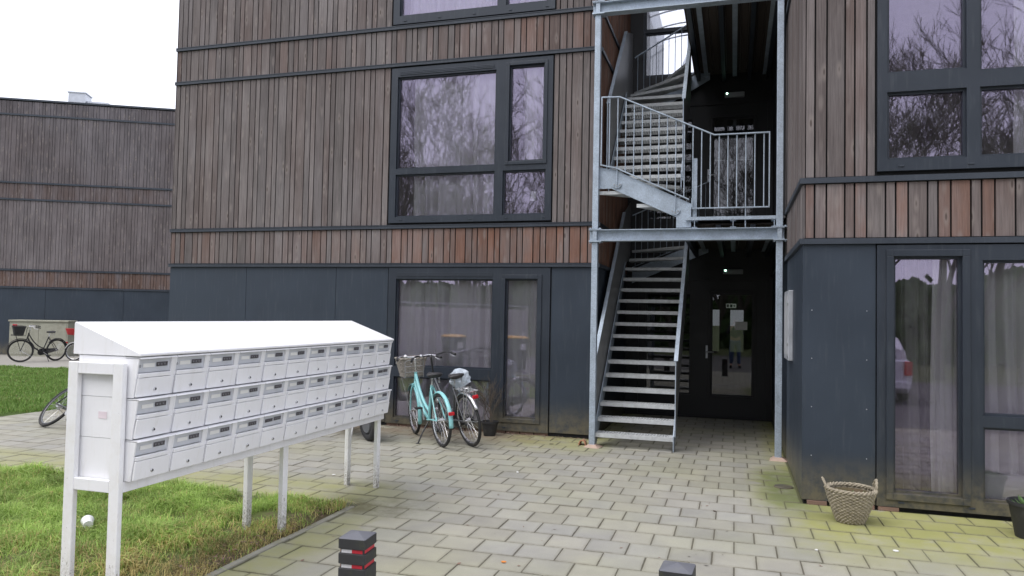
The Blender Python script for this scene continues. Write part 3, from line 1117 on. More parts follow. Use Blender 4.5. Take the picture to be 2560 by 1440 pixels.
# ------------------------------------------------------------------ stairwell between the blocks
YB = 13.25
sw = thing('stairwell', 'dark open stairwell with glazed doors between the two board-clad blocks', 'stairwell', (-.6, 13.3, 0))
D0 = (-1.62, .52, .02, 2.37)
D1 = (-1.62, .52, 3.08, 5.43)
WB = (-1.60, -.50, 5.98, 7.50)
mb = MB()
wall_cells(mb, XB + .001, XR + .019, 0, ROOF, [D0, D1, WB], lambda a, b, c, d: mb.box(a, b, YB, YB + .2, c, d))
mb.build('back_wall', 'black_frame', sw)
glazed(sw, *WB, YB + .02, [(-1.565, -.535, 6.02, 6.80), (-1.565, -.535, 6.86, 7.46)], 'clear_glass', drains=False)
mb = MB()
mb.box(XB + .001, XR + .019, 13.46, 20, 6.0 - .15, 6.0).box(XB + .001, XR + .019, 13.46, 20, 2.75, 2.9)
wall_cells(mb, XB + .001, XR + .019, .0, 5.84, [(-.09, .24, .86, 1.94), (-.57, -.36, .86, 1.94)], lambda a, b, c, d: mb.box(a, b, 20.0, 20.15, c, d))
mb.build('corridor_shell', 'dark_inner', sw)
B(XB - .0, XR + .019, YL + .32, YB - .001, ROOF - .3, ROOF - .05).build('roof', 'soffit_wood', sw)
for z in (0, 3.06):
    d = glazed(sw, D0[0], D0[1], D0[2] + z, D0[3] + z, YB + .04, [(-.375, .315, .38 + z, 2.14 + z, .05), (-1.5, -.72, .38 + z, 2.14 + z)], 'door_glass', drains=False, name='door', fm='black_frame')
    hp = MB()
    hp.box(-.462, -.430, YB + .004, YB + .012, 1.02 + z, 1.24 + z)
    hp.tube([(-.446, YB + .006, 1.13 + z), (-.446, YB - .045, 1.13 + z), (-.33, YB - .05, 1.13 + z)], .010, 8)
    hp.build('handle', 'alu', d, True)
# side wall of the well: boards above, slate below
for z in (T4, T3, T2, T1):
    B(XB - .0, XB + .05, YL + .035, YB - .001, z - .026, z + .026).build('trim', 'trim', sw)
B(XB + .002, XB + .016, YL + .03, YB - .001, .04, T4 - .03).build('panel', 'panel', sw)
for z0, z1 in ((T4, T3), (T3, T2), (T2, T1), (T1, T0)):
    for l, r in plank_edges(YL + .026, YB - .005, 10.4):
        board(sw, l, r, z0 + .034, z1 - .034, XB + .028, 'x+', 'wood_warm', random.uniform(.2, .8))
# soffits: dark boards on joists below each landing
for z in (2.90, 5.96):
    for k in range(12):
        x = -.70 + k * .109
        B(x + .003, x + .106, 9.8, YB - .004, z, z + .02).build('soffit_board', 'soffit_wood', sw)
    for x in (-.62, -.2, .22, .52):
        B(x - .03, x + .03, 9.75, YB - .004, z - .14, z - .003).build('joist', 'frame', sw)
# emergency lights, exit sign
for z, lb in ((2.47, 'grey emergency light with a green dot above the ground-floor door'), (5.53, 'grey emergency light with a green dot above the first-floor door')):
    e = thing('emergency_light', lb, 'lamp', (-.02, YB - .03, z))
    B(-.185, .145, YB - .065, YB - .001, z, z + .085).build('housing', 'green_lamp_case', e, bevel=.012)
    MB().lathe([(0, -.008), (.012, -.006), (.014, 0)], (-.145, YB - .0655, z + .062), 12, 'y').build('led', 'led', e)
e = thing('exit_sign', 'small lit exit sign with running figure and arrow behind the door glass', 'sign', (-.05, 13.75, 1.9))
B(-.135, .037, 13.75, 13.77, 1.90, 1.975).build('panel', 'exit_white', e)
mk = MB()
mk.box(-.125, -.085, 13.744, 13.749, 1.912, 1.963)
mk.box(-.068, -.028, 13.744, 13.749, 1.912, 1.963)
mk.prism([(-.02, 1.93), (.005, 1.93), (.005, 1.918), (.03, 1.9375), (.005, 1.957), (.005, 1.945), (-.02, 1.945)], 'y', 13.744, 13.749)
mk.build('symbol', 'exit_green', e)
MB().tube([(-.05, 13.76, 1.976), (-.05, 13.76, 2.745)], .006, 6).build('hanger', 'alu', e)
o = B(.02, .22, YB + .03, YB + .034, 1.52, 1.66).build('notice', 'card')
tag(o, 'white paper notice taped to the ground-floor door glass', 'notice')
# arched glazed canopy beyond the top window
cn = thing('arched_canopy', 'pale arched canopy with thin ribs beyond the high stairwell window', 'canopy', (-1.0, 16.5, 6.0))
def arc(t, y, r=2.6):
    return (-2.6 + r * 1.05 * math.cos(t) + 1.6, y, 6.0 + r * math.sin(t))
MB().grid(lambda u, v: arc(.05 + u * 1.9, 15.0 + v * 3.5), 24, 4).build('sheet', 'canopy_sheet', cn, True)
for k in range(5):
    MB().tube([arc(.05 + i / 20 * 1.9, 15.0 + k * .8, 2.58) for i in range(21)], .018, 6).build('rib', 'frame', cn, True)
MB().tube([(-1.35, 15.2, 6.0), (-1.05, 17.5, 7.9)], .04, 6).build('brace', 'alu', cn, True)
# entry panel on the side wall
e = thing('entry_panel', 'tall silver doorbell panel on the slate side wall by the stairs', 'doorbell panel', (XR - .02, 9.0, 1.26))
B(XR - .045, XR + .0035, 8.62, 9.30, 1.26, 2.03).build('housing', 'alu', e, bevel=.006)
B(XR - .049, XR - .0455, 8.67, 9.25, 1.31, 1.98).build('door', 'panel_face', e)
for z in (1.42, 1.86):
    B(XR - .056, XR - .0455, 8.628, 8.66, z, z + .03).build('hinge', 'steel_dull', e)

# ------------------------------------------------------------------ far wing
wd = Vector((4.87, 2.55, 0)).normalized()
wnrm = Vector((wd.y, -wd.x, 0))
P0 = Vector((-24.15, 19.25, 0)) - wd * 16
LW = 30
wg = thing('apartment_wing', 'far board-clad wing with slate base seen across the lawn at left', 'building', tuple(P0 + wd * 15))
def wp(s, d, z):
    q = P0 + wd * s - wnrm * d
    return (q.x, q.y, z)
def wbox(mb, s0, s1, d0, d1, z0, z1):
    v = [wp(s, d, z) for z in (z0, z1) for d in (d0, d1) for s in (s0, s1)]
    return mb.add(v, [(0, 2, 3, 1), (4, 5, 7, 6), (0, 1, 5, 4), (2, 6, 7, 3), (0, 4, 6, 2), (1, 3, 7, 5)])
WTS = (2.32, 2.92, 5.36, 5.94, 8.30, 8.80)
wbox(MB(), 0, LW, .04, 9, 0, 8.80).build('core', 'membrane', wg)
wbox(MB(), 0, LW, -.03, 9, 8.80, 8.86).build('roof', 'trim', wg)
s = 0
while s < LW:
    wbox(MB(), s + .004, s + 2.496, .0, .035, .0, 2.29).build('panel', 'panel', wg)
    s += 2.5
for z in WTS[:5]:
    wbox(MB(), 0, LW, -.03, .04, z - .03, z + .03).build('trim', 'trim', wg)
for bi, (z0, z1) in enumerate(zip(WTS, WTS[1:])):
    mb = MB()
    rd = []
    for l, r in plank_edges(0, LW, 0):
        d = random.uniform(-.004, .004)
        wbox(mb, l + .006, r - .006, d, d + .03, z0 + .035, z1 - .035)
        rd += [random.random()] * 6
    o = mb.build('cladding_boards', 'wood_far2', wg, kind='stuff') if 'wood_far2' in MT else mb.build('cladding_boards', 'wood_far', wg, kind='stuff')
    o['red'] = (.75, .0, .35, .0, .0)[bi]
    at = o.data.attributes.new('shade', 'FLOAT', 'FACE')
    at.data.foreach_set('value', rd)
s0 = 18.05
ch = MB()
q = thing('roof_vent', 'boxy grey ventilation unit on the roof of the far wing', 'vent', wp(s0, .8, 8.86))
wbox(MB(), s0 - .28, s0 + .28, .5, 1.1, 8.86, 9.33).build('housing', 'alu', q)
wbox(MB(), s0 - .31, s0 + .31, .47, 1.13, 9.33, 9.37).build('cap', 'alu', q)
wbox(MB(), s0 + .29, s0 + 1.0, .6, 1.1, 8.86, 9.08).build('duct', 'alu', q)
fp = MB()
a0 = Vector((-26, 12.9, 0))
fp.add([(-27, 12.7, -.02), (-16.0, 16.45, -.02), (-14.0, 25, -.02), (-30, 18.5, -.02), (-27, 12.7, .006), (-16.0, 16.45, .006), (-14.0, 25, .006), (-30, 18.5, .006)],
       [(4, 5, 6, 7), (0, 1, 5, 4), (1, 2, 6, 5), (2, 3, 7, 6), (3, 0, 4, 7)])
struct(fp.build('path', 'concrete'))
cb = thing('utility_cabinet', 'low beige utility cabinet against the slate base of the far wing', 'cabinet', (-21.6, 18.9, 0))
cx = MB()
def cbox(s0, s1, d0, d1, z0, z1):
    return wbox(MB(), s0, s1, d0, d1, z0, z1)
CS = 16.78
cbox(CS, CS + 1.78, -.85, -.15, .0, 1.16).build('body', 'cabinet', cb, bevel=.01)
cbox(CS - .03, CS + 1.81, -.89, -.12, 1.161, 1.215).build('lid', 'cabinet', cb, bevel=.01)
cbox(CS + .05, CS + .88, -.862, -.8505, .08, 1.1).build('door', 'cabinet', cb)
cbox(CS + .90, CS + 1.73, -.862, -.8505, .08, 1.1).build('door', 'cabinet', cb)
cbox(CS + .10, CS + .24, -.865, -.8625, .95, 1.07).build('sticker', 'red_tape', cb)
# ------------------------------------------------------------------ steel frame in front of the stairwell
fr = thing('steel_frame', 'galvanised steel portal of posts and beams framing the stairwell front', 'frame', (-.6, 9.66, 0))
def ibeam(mb, x0, x1, yc, z0, z1, w=.14, t=.010):
    mb.box(x0, x1, yc - w / 2, yc + w / 2, z1 - t, z1)
    mb.box(x0, x1, yc - w / 2, yc + w / 2, z0, z0 + t)
    mb.box(x0, x1, yc - .004, yc + .004, z0 + t, z1 - t)
    return mb
for (x0, x1) in ((-1.80, -1.722), (.49, .568)):
    for (z0, z1) in ((0, 2.678), (2.853, 5.712)):
        B(x0, x1, 9.615, 9.70, z0, z1).build('post', 'galvanised', fr, bevel=.006)
    for z in (2.678, 2.8405, 5.712, 5.8765):
        B(x0 - .035, x1 + .05, 9.585, 9.735, z, z + .012).build('end_plate', 'galvanised', fr)
    for zz in (2.69, 5.724):
        B(x0 + .012, x1 - .012, 9.60, 9.65, zz + .0105, zz + .1395).build('stiffener', 'galvanised', fr)
    for zz in (2.853, 2.66):
        for xx in (x0 - .02, x1 + .03):
            MB().lathe([(0, .012), (.011, .012), (.011, 0)], (xx, 9.605, zz), 6).build('bolt', 'galvanised', fr)
    MB().add([(x0 - .07, 9.56, -.002), (x1 + .06, 9.55, -.002), (x1 + .09, 9.76, -.002), (x0 - .05, 9.75, -.002), (x0 - .01, 9.60, .035), (x1 + .01, 9.60, .035), (x1 + .01, 9.71, .035), (x0 - .01, 9.71, .035)],
             [(4, 5, 6, 7), (0, 1, 5, 4), (1, 2, 6, 5), (2, 3, 7, 6), (3, 0, 4, 7)]).build('mortar_foot', 'mortar', fr)
for zz in (2.69, 5.724):
    ibeam(MB(), -1.835, .585, 9.66, zz, zz + .15).build('beam', 'galvanised', fr)
def jbeam(x, zb, h=.09, w=.07):
    mb = MB()
    mb.box(x - w / 2, x + w / 2, 9.64, 13.2, zb, zb + .007)
    mb.box(x - w / 2, x + w / 2, 9.64, 13.2, zb + h - .007, zb + h)
    mb.box(x - .004, x + .004, 9.64, 13.2, zb + .007, zb + h - .007)
    return mb
for zb in (2.853, 5.889):
    for x in (-.49, -.02, .47):
        jbeam(x, zb).build('joist', 'galvanised', fr)
    B(-.60, .485, 9.63, 9.67, zb + .0935, zb + .135).build('landing_edge', 'galvanised', fr)
    B(-.60, .60, 9.675, 13.2, zb + .11, zb + .135).build('landing_deck', 'steel_dull', fr)

def tread_mesh(w, d):
    mb = MB()
    mb.box(0, w, 0, .004, -.05, 0)
    mb.box(0, w, d - .004, d, -.05, 0)
    mb.box(0, .06, .0041, d - .0041, -.004, -.0005)
    mb.box(w - .06, w, .0041, d - .0041, -.004, -.0005)
    mb.box(.0601, w - .0601, .0041, .028, -.004, -.0005)
    n = 24
    for k in range(n):
        x = .07 + (w - .14) * k / (n - 1)
        mb.box(x - .006, x + .006, .0281, d - .0041, -.03, -.001)
    for y in (.085, .15):
        mb.box(.0601, w - .0601, y, y + .006, -.026, -.0015)
    return mb
def staircase(name, label, zb, y0, going, n0, n1, front_wind, back_y, entry):
    st = thing(name, label, 'staircase', (-1.23, y0, zb))
    xl, xr, rise = -1.73, -.73, .18
    src = None
    for k in range(n0, n1 + 1):
        z = zb + rise * k
        y = y0 + going * (k - n0)
        if src is None:
            mb = tread_mesh(xr - xl, .235)
            mb.v = [(a + xl, b + y, c + z) for a, b, c in mb.v]
            src = mb.build('tread', 'tread_metal', st)
            s0 = Vector(src.location)
            k0 = k
        else:
            o = src.copy()
            COL.objects.link(o)
            o.location = s0 + Vector((0, going * (k - k0), rise * (k - k0)))
    ye = y0 + going * (n1 - n0 + 1) + .03
    # winding treads in the rear corner
    pv = Vector((xr, ye))
    edge = [(xl, ye), (xl, ye + .42), (xl, back_y), (xl + .52, back_y), (xr, back_y)]
    for i in range(4):
        z = zb + rise * (n1 + 1 + i)
        if z > zb + 3.05:
            break
        a, b = edge[i], edge[i + 1]
        poly = [(pv.x, pv.y), a, b] if i else [(pv.x, pv.y), a, b]
        MB().prism([(pv.x - .01, pv.y), (pv.x - .005, pv.y + .06), b, a], 'z', z - .045, z).build('tread', 'tread_metal', st)
    if front_wind:
        yf = y0
        fe = [(xr, 9.70), (xl + .5, 9.70), (xl, 9.70), (xl, yf - .38), (xl, yf)]
        for i in range(3):
            z = zb + rise * (i + 1)
            a, b = fe[i], fe[i + 1]
            MB().prism([(xr, yf), (xr - .01, yf - .06), a, b], 'z', z - .045, z).build('tread', 'tread_metal', st)
    sl = rise / going
    def side(x0, x1, ya, za, yb, lo, hi, mat='galvanised', nm='stringer'):
        # parallelogram plate following the flight
        zb_ = za + (yb - ya) * sl
        return MB().prism([(ya, za + lo), (yb, zb_ + lo), (yb, zb_ + hi), (ya, za + hi)], 'x', x0, x1).build(nm, mat, st)
    za = zb + rise * n0
    for (x0, x1) in ((xl - .014, xl - .002), (xr + .002, xr + .014)):
        ya = y0 - .02
        yb = ye
        zq = za + (yb - ya) * sl
        if entry:
            poly = [(ya, zb + .003), (ya + .16, zb + .003), (yb, zq - .20), (yb, zq + .04), (ya, za + .02)]
        else:
            poly = [(ya, za - .22), (yb, zq - .20), (yb, zq + .04), (ya, za + .02)]
        MB().prism(poly, 'x', x0, x1).build('stringer', 'galvanised', st)
    # sheet balustrades with a folded rim
    for sx, xa in ((-1, xl - .032), (1, xr + .03)):
        ya = y0 - .03 + (.12 if sx < 0 and entry else 0)
        yb = ye + (.9 if sx < 0 else 0)
        lo, hi = (.02, .97) if entry else (-.10, 1.05)
        z1 = za + (ye - ya) * sl
        poly = [(ya, za + lo), (ye, z1 + lo), (ye, z1 + hi), (ya, za + hi)]
        MB().prism(poly, 'x', xa - .002, xa + .002).build('balustrade_sheet', 'steel_dull', st)
        rim = MB()
        rim.bar((xa, ya, za + hi + .004), (xa, ye, z1 + hi + .004), .05, .012)
        rim.bar((xa, ya - .006, za + lo), (xa, ya - .006, za + hi), .012, .05 if entry else .08, (0, 1, 0))
        rim.build('balustrade_rim', 'galvanised', st)
        if sx < 0:
            MB().prism([(ye + .004, z1 + lo), (back_y, z1 + lo + .3), (back_y, z1 + hi + .3), (ye + .004, z1 + hi)], 'x', xa - .002, xa + .002).build('balustrade_sheet', 'steel_dull', st)
    # rear barred railing rising to the landing
    zt = zb + rise * (n1 + 1)
    zl = zb + 3.06
    ra, rb_ = Vector((xl, back_y + .02, zt + .98)), Vector((xr + .3, back_y + .02, zl + 1.0))
    MB().bar(ra, rb_, .04, .014).build('handrail', 'galvanised', st)
    la, lb_ = Vector((xl, back_y + .02, zt + .06)), Vector((xr + .3, back_y + .02, zl + .06))
    MB().bar(la, lb_, .03, .012).build('bottom_rail', 'galvanised', st)
    MB().prism([(xl, zt - .22), (xr + .3, zl - .22), (xr + .3, zl + .02), (xl, zt + .02)], 'y', back_y + .03, back_y + .042).build('stringer', 'galvanised', st)
    for k in range(12):
        t = (k + .5) / 12
        p, q = la.lerp(lb_, t), ra.lerp(rb_, t)
        MB().tube([p, q], .007, 6).build('baluster', 'galvanised', st)
    return st
lower = staircase('staircase', 'lower flight of the galvanised steel stairs rising from the paving', 0, 9.66, .2, 1, 13, False, 13.1, True)
upper = staircase('staircase', 'upper flight of the galvanised steel stairs above the crossbeam', 3.0, 10.55, .18, 4, 12, True, 13.1, False)
# front stringer, bracket plates and railing of the upper flight
MB().prism([(-1.722, 3.68), (-1.50, 3.63), (-.535, 3.165), (-.535, 2.86), (-.72, 2.86), (-.72, 2.995), (-1.56, 3.39), (-1.722, 3.39)], 'y', 9.68, 9.694).build('front_stringer', 'galvanised', upper)
RY = 9.655
top = [(-1.70, 4.605), (-1.46, 4.595), (-.255, 4.03), (.412, 4.03)]
bot = [(-1.695, 3.70), (-1.50, 3.655), (-.56, 3.215)]
def zat(pl, x):
    for (a, b) in zip(pl, pl[1:]):
        if a[0] <= x <= b[0]:
            return a[1] + (b[1] - a[1]) * (x - a[0]) / (b[0] - a[0])
    return pl[-1][1]
rl = thing('landing_railing', 'galvanised barred railing along the first-floor landing and upper flight', 'railing', (-.6, RY, 3.1))
for pl, nm in ((top, 'handrail'), (bot, 'bottom_rail')):
    mb = MB()
    for a, b in zip(pl, pl[1:]):
        mb.bar((a[0], RY, a[1]), (b[0], RY, b[1]), .042, .014)
    mb.build(nm, 'galvanised', rl)
MB().bar((-.53, RY, 3.1), (.412, RY, 3.1), .04, .014).build('bottom_rail', 'galvanised', rl)
for x, a, b in ((-1.698, 3.69, 4.61), (.405, 3.1, 4.03), (-.523, 3.095, 3.23)):
    MB().bar((x, RY, a), (x, RY, b), .014, .04, (0, 1, 0)).build('railing_post', 'galvanised', rl)
k = 1
while True:
    x = -1.70 + .1075 * k
    if x > .38:
        break
    z0 = zat(bot, x) if x < -.56 else 3.1
    z1 = zat(top, x)
    if k in (2, 9):
        z0 = 3.44 if k == 2 else 3.075
    if k == 17:
        z0 = 2.853
    MB().tube([(x, RY, z0), (x, RY, z1)], .0075, 8).build('baluster', 'galvanised', rl)
    if k in (2, 9):
        zc = z0 + .01
        arcp = [(x + .062 * math.cos(t), zc + .062 * math.sin(t)) for t in [math.pi + i * math.pi / 10 for i in range(11)]]
        MB().prism(arcp, 'y', 9.662, 9.679).build('bracket', 'galvanised', rl)
        for dx in (-.035, 0, .035):
            MB().lathe([(0, -.012), (.009, -.012), (.009, 0)], (x + dx, 9.6615, zc - .012 - (.02 if dx == 0 else 0)), 6, 'y').build('bolt', 'steel_dull', rl)
    k += 1
B(-.515, -.465, 9.70, 9.74, 3.0, 3.75).build('gate_post', 'galvanised', rl)

# ------------------------------------------------------------------ letterbox bank
mbk = thing('letterbox_bank', 'white free-standing bank of thirty-three letterboxes with sloped roof on square legs', 'letterboxes', (-3.46, 5.0, 0))
XF0, XF1, XBk0, XBk1 = -3.34, -3.27, -3.66, -3.59
NB, Y0, UW, RH, Z0 = 11, 3.405, .2932, .2335, .722
for (a, b) in ((XF0, XF1), (XBk0, XBk1)):
    B(a, b, 3.365, 3.3975, -.03, 1.385).build('leg', 'white_leg', mbk, bevel=.004)
for yy in (5.0, 6.572):
    for (a, b) in ((-3.341, -3.303), (-3.657, -3.619)):
        B(a, b, yy, yy + .065, -.03, .6603).build('leg', 'white_leg', mbk, bevel=.004)
B(XBk1 + .0005, XF0 - .0005, 3.366, 3.3965, 1.318, 1.384).build('end_rail', 'white_paint', mbk, bevel=.004)
B(XBk1 + .0005, XF0 - .0005, 3.366, 3.3965, .66, .728).build('end_rail', 'white_paint', mbk, bevel=.004)
for (a, b) in ((XF0, XF1), (XBk0, XBk1)):
    B(a + .001, b - .001, 3.399, 6.6365, .6605, .720).build('long_rail', 'white_paint', mbk, bevel=.005)
for yy in (5.0, 6.571):
    B(XBk1 + .0005, XF0 - .0005, yy, yy + .066, .662, .718).build('cross_rail', 'white_paint', mbk, bevel=.004)
rf = MB().prism([(-3.665, 1.4245), (-3.665, 1.606), (-3.655, 1.612), (-3.188, 1.442), (-3.185, 1.430), (-3.190, 1.4245)], 'y', 3.400, 6.640)
rf.build('roof', 'white_paint', mbk, bevel=.004)
B(-3.61, -3.60, Y0 + .6, Y0 + .61, 1.422, 1.4243).build('roof_seam', 'white_paint', mbk)
dl = math.hypot(.034, RH)
fs = Vector((.034, 0, RH)).normalized()       # direction up the sloping front
fnv = Vector((RH, 0, -.034)).normalized()     # outward
def fx(zl):
    return -3.234 + .034 * zl / RH
nums = {(0, 2): '33', (1, 2): '35', (2, 2): '5'}
def front_plate(y0, y1, za, zb, off, th):
    a = Vector((fx(za), 0, za)) + fnv * off
    b = Vector((fx(zb), 0, zb)) + fnv * off
    c = (a + b) / 2 + fnv * th / 2
    return c, (b - a).length / 2
rnd2 = random.Random(5)
for row in range(3):
    zr = Z0 + row * RH
    for i in range(NB):
        ya = Y0 + i * UW
        yb = ya + UW
        bx = B(-3.625, -3.295, ya + .0008, yb - .0008, zr + .0012, zr + RH - .0012)
        # side cheeks that carry the sloping front
        for (p, q) in ((ya + .0008, ya + .010), (yb - .034, yb - .0008)):
            bx.prism([(-3.295, zr + .002), (fx(0), zr + .002), (fx(RH) - .002, zr + RH - .012), (-3.295, zr + RH - .012)], 'y', p, q)
        box = bx.build('letterbox', 'white_paint', mbk)
        c, h = front_plate(ya, yb, .006, .113, .001, .012)
        j = rnd2.uniform(-.0015, .0015)
        dr = MB().obox((c.x + j, (ya + yb) / 2 - .004, c.z + zr), (fnv, (0, 1, 0), fs), (.006, (yb - ya) / 2 - .0115, h)).build('door', 'white_paint', box, bevel=.003)
        dr.rotation_euler = (R(rnd2.gauss(0, .25)), R(rnd2.gauss(0, .5)), R(rnd2.gauss(0, .35)))
        c, h = front_plate(ya, yb, .116, .139, -.002, .014)
        MB().obox((c.x, (ya + yb) / 2 - .012, c.z + zr), (fnv, (0, 1, 0), fs), (.008, (yb - ya) / 2 - .0225, h)).build('ledge', 'white_paint', box, bevel=.003)
        # recessed grey flap, slightly open on some boxes
        o = B(-3.229, -3.223, ya + .0115, yb - .034, zr + .141, zr + .2215).build('flap', 'flap_grey', box)
        o.rotation_euler = (0, R(rnd2.choice((4, 4, 5, 3))), 0)
        cy = ya + .0115
        w = yb - .034 - cy
        xo = -3.2195
        dark_card = (row, i) in ((0, 4), (1, 10))
        o = B(xo - .0005, xo + .0009, cy + w * .16, cy + w * .52, zr + .170, zr + .193).build('name_card', 'sticker_dark' if dark_card else 'card', box)
        o.rotation_euler = (0, R(4), 0)
        o = B(xo - .0005, xo + .0009, cy + w * .58, cy + w * .93, zr + .172, zr + .197).build('sticker', 'sticker_dark', box)
        o.rotation_euler = (0, R(4), 0)
        sm = MB()
        for q in range(3):
            sm.box(xo + .001, xo + .0013, cy + w * (.62 + .1 * q), cy + w * (.66 + .1 * q), zr + .179, zr + .190)
        sm.build('sticker_mark', 'sticker_pale', box).rotation_euler = (0, R(4), 0)
        # lid lip
        MB().prism([(-3.30, zr + RH - .010), (-3.30, zr + RH - .0035), (-3.193, zr + RH - .0035), (-3.188, zr + RH - .012), (-3.191, zr + RH - .013), (-3.20, zr + RH - .008)], 'y', ya + .002, yb - .004).build('lid', 'white_paint', box)
        # lock
        c, h = front_plate(ya, yb, .04, .05, .013, .002)
        lk = MB().lathe([(0, .007), (.008, .007), (.011, .002), (.011, -.002)], (0, 0, 0), 12, 'x')
        lk.v = [(c.x + a, (ya + yb) / 2 - .006 + b, c.z + zr + d) for a, b, d in lk.v]
        lk.build('lock', 'chrome', box, True)
        key = B(c.x + .0066, c.x + .0078, (ya + yb) / 2 - .0105, (ya + yb) / 2 - .0015, c.z + zr - .0055, c.z + zr + .0055)
        key.build('keyhole', 'ink', box)
        if (i, row) in nums:
            cu = bpy.data.curves.new('number', 'FONT')
            cu.body = nums[(i, row)]
            cu.size = .021
            cu.extrude = .0002
            tmp = bpy.data.objects.new('number', cu)
            me = bpy.data.meshes.new_from_object(tmp)
            bpy.data.objects.remove(tmp)
            me.materials.append(MT['ink'])
            no = bpy.data.objects.new('number', me)
            COL.objects.link(no)
            no.parent = box
            no.location = Vector((-3.2185, cy + .004, zr + .172)) - ORG[box]
            no.rotation_euler = (R(90), 0, R(90))
o = B(-3.47, -3.41, 3.4035, 3.4052, 1.065, 1.105).build('sticker', 'sticker_pink', mbk)
# ------------------------------------------------------------------ bollards
def bollard(label, x, y, rz, h, red_right):
    b = thing('bollard', label, 'bollard', (0, 0, 0), 'low square bollards on the paving')
    w = .078
    def sq(z, w_, c=.008):
        return [(-w_ + c, -w_, z), (w_ - c, -w_, z), (w_, -w_ + c, z), (w_, w_ - c, z), (w_ - c, w_, z), (-w_ + c, w_, z), (-w_, w_ - c, z), (-w_, -w_ + c, z)]
    def shell(levels, top=None):
        mb = MB()
        vs = []
        for z, ww in levels:
            vs += sq(z, ww)
        n = len(levels)
        fs = [(i * 8 + k, i * 8 + (k + 1) % 8, i * 8 + 8 + (k + 1) % 8, i * 8 + 8 + k) for i in range(n - 1) for k in range(8)]
        if top is not None:
            vs.append((0, 0, top))
            fs += [((n - 1) * 8 + k, (n - 1) * 8 + (k + 1) % 8, n * 8) for k in range(8)]
        return mb.add(vs, fs)
    g1, g2 = (h - .058, h - .078), (h - .137, h - .157)
    shell([(-.05, w), (g2[1] - .004, w), (g2[1], w - .009), (g2[0], w - .009), (g2[0] + .004, w), (g1[1] - .004, w), (g1[1], w - .009), (g1[0], w - .009), (g1[0] + .004, w), (h - .003, w)]).build('body', 'bollard', b)
    shell([(h - .0029, w - .0005), (h, w - .003)], h + .022).build('cap', 'bollard_cap', b)
    for (za, zb) in (g2 [::-1], g1[::-1]):
        q = w - .0085
        za += .001
        zb -= .001
        tr = MB().box(-q - .0005, -q, -q + .008, q - .008, za, zb)
        tr.box(0, q - .009, -q - .0005, -q, za, zb)
        tr.box(q, q + .0005, -q + .008, q - .008, za, zb)
        tr.build('red_band', 'red_tape', b)
        MB().box(-q + .009, -.001, -q - .0005, -q, za, zb).build('white_band', 'white_tape', b)
    b.location = (x, y, 0)
    b.rotation_euler = (R(.6), R(-.5), rz)
    return b
bollard('black square bollard with red and white bands beside the lawn edge', -1.935, 3.66, R(3), .495, True)
bollard('black square bollard in the middle of the paving at the bottom edge', -.245, 3.70, R(-4), .505, True)

# ------------------------------------------------------------------ wicker baskets and pots
def wicker_tub(label, x, y, r0, r1, h):
    b = thing('wicker_basket', label, 'basket', (0, 0, 0))
    n = 44
    wv = MB()
    rows = 19
    for k in range(rows):
        z = .012 + (h - .03) * k / (rows - 1)
        r = r0 + (r1 - r0) * (k / (rows - 1)) ** .85
        pts = []
        for i in range(n):
            t = 2 * math.pi * i / n
            rr = r + .0055 * (1 if (i + k) % 2 else -1) + random.uniform(-.0012, .0012)
            pts.append((rr * math.cos(t), rr * math.sin(t), z + random.uniform(-.002, .002)))
        wv.tube(pts, .0088, 5, closed=True)
    wv.build('weave', 'wicker', b, True)
    for i in range(n // 2):
        t = 2 * math.pi * (i * 2 + .5) / n
        MB().tube([(r0 * math.cos(t), r0 * math.sin(t), .004), ((r0 + r1) / 2 * 1.03 * math.cos(t), (r0 + r1) / 2 * 1.03 * math.sin(t), h / 2), (r1 * math.cos(t), r1 * math.sin(t), h)], .005, 4).build('stake', 'wicker', b)
    rim = MB()
    for s in range(3):
        pts = []
        for i in range(60):
            t = 2 * math.pi * i / 60
            a = t * 11 + s * 2.094
            rr = r1 + .012 * math.cos(a)
            pts.append((rr * math.cos(t), rr * math.sin(t), h + .006 + .012 * math.sin(a)))
        rim.tube(pts, .009, 6, closed=True)
    rim.build('rim', 'wicker', b, True)
    for s, tilt in ((math.pi * .98, .03), (.04, .0)):
        hd = MB()
        for q in range(2):
            pts = []
            for i in range(15):
                u = math.pi * i / 14
                off = .052 * math.cos(u)
                zz = h + .095 * math.sin(u) * (1 if s < 1 else .8)
                rr = r1 + .008 + .02 * math.sin(u) * (0 if s < 1 else 1)
                t = s + off / r1
                w = .006 * math.sin(i * 1.7 + q * 3.14)
                pts.append(((rr + w) * math.cos(t), (rr + w) * math.sin(t), zz + w))
            hd.tube(pts, .0085, 6)
        hd.build('handle', 'wicker', b, True)
    MB().lathe([(0, h - .07), (r1 - .05, h - .07), (r1 - .014, h - .02)], (0, 0, 0), 24).build('soil', 'soil', b)
    lf = MB()
    for k in range(60):
        t, rr = random.uniform(0, 6.28), random.uniform(0, r1 - .05)
        p = Vector((rr * math.cos(t), rr * math.sin(t), h - .065))
        d = Vector((random.uniform(-1, 1), random.uniform(-1, 1), random.uniform(.2, 1.2))).normalized()
        s_ = d.cross(Vector((0, 0, 1))).normalized() * .008
        L = random.uniform(.03, .07)
        lf.add([p - s_, p + s_, p + d * L * .6 + s_, p + d * L, p + d * L * .6 - s_], [(0, 1, 2, 3, 4)])
    lf.build('leaves', 'leaf', b)
    b.location = (x, y, 0)
    return b
wicker_tub('round two-handled wicker basket with wilted plants beside the slate panel', .962, 6.93, .105, .190, .272)
pt = thing('plant_pot', 'dark plastic plant pot cut off by the right edge', 'pot', (2.30, 6.93, 0))
MB().lathe([(0, .0), (.115, 0), (.16, .255), (.172, .258), (.172, .285), (.158, .285), (.15, .23), (0, .23)], (2.30, 6.95, .002), 28).build('body', 'black_plastic', pt, True)
lf = MB()
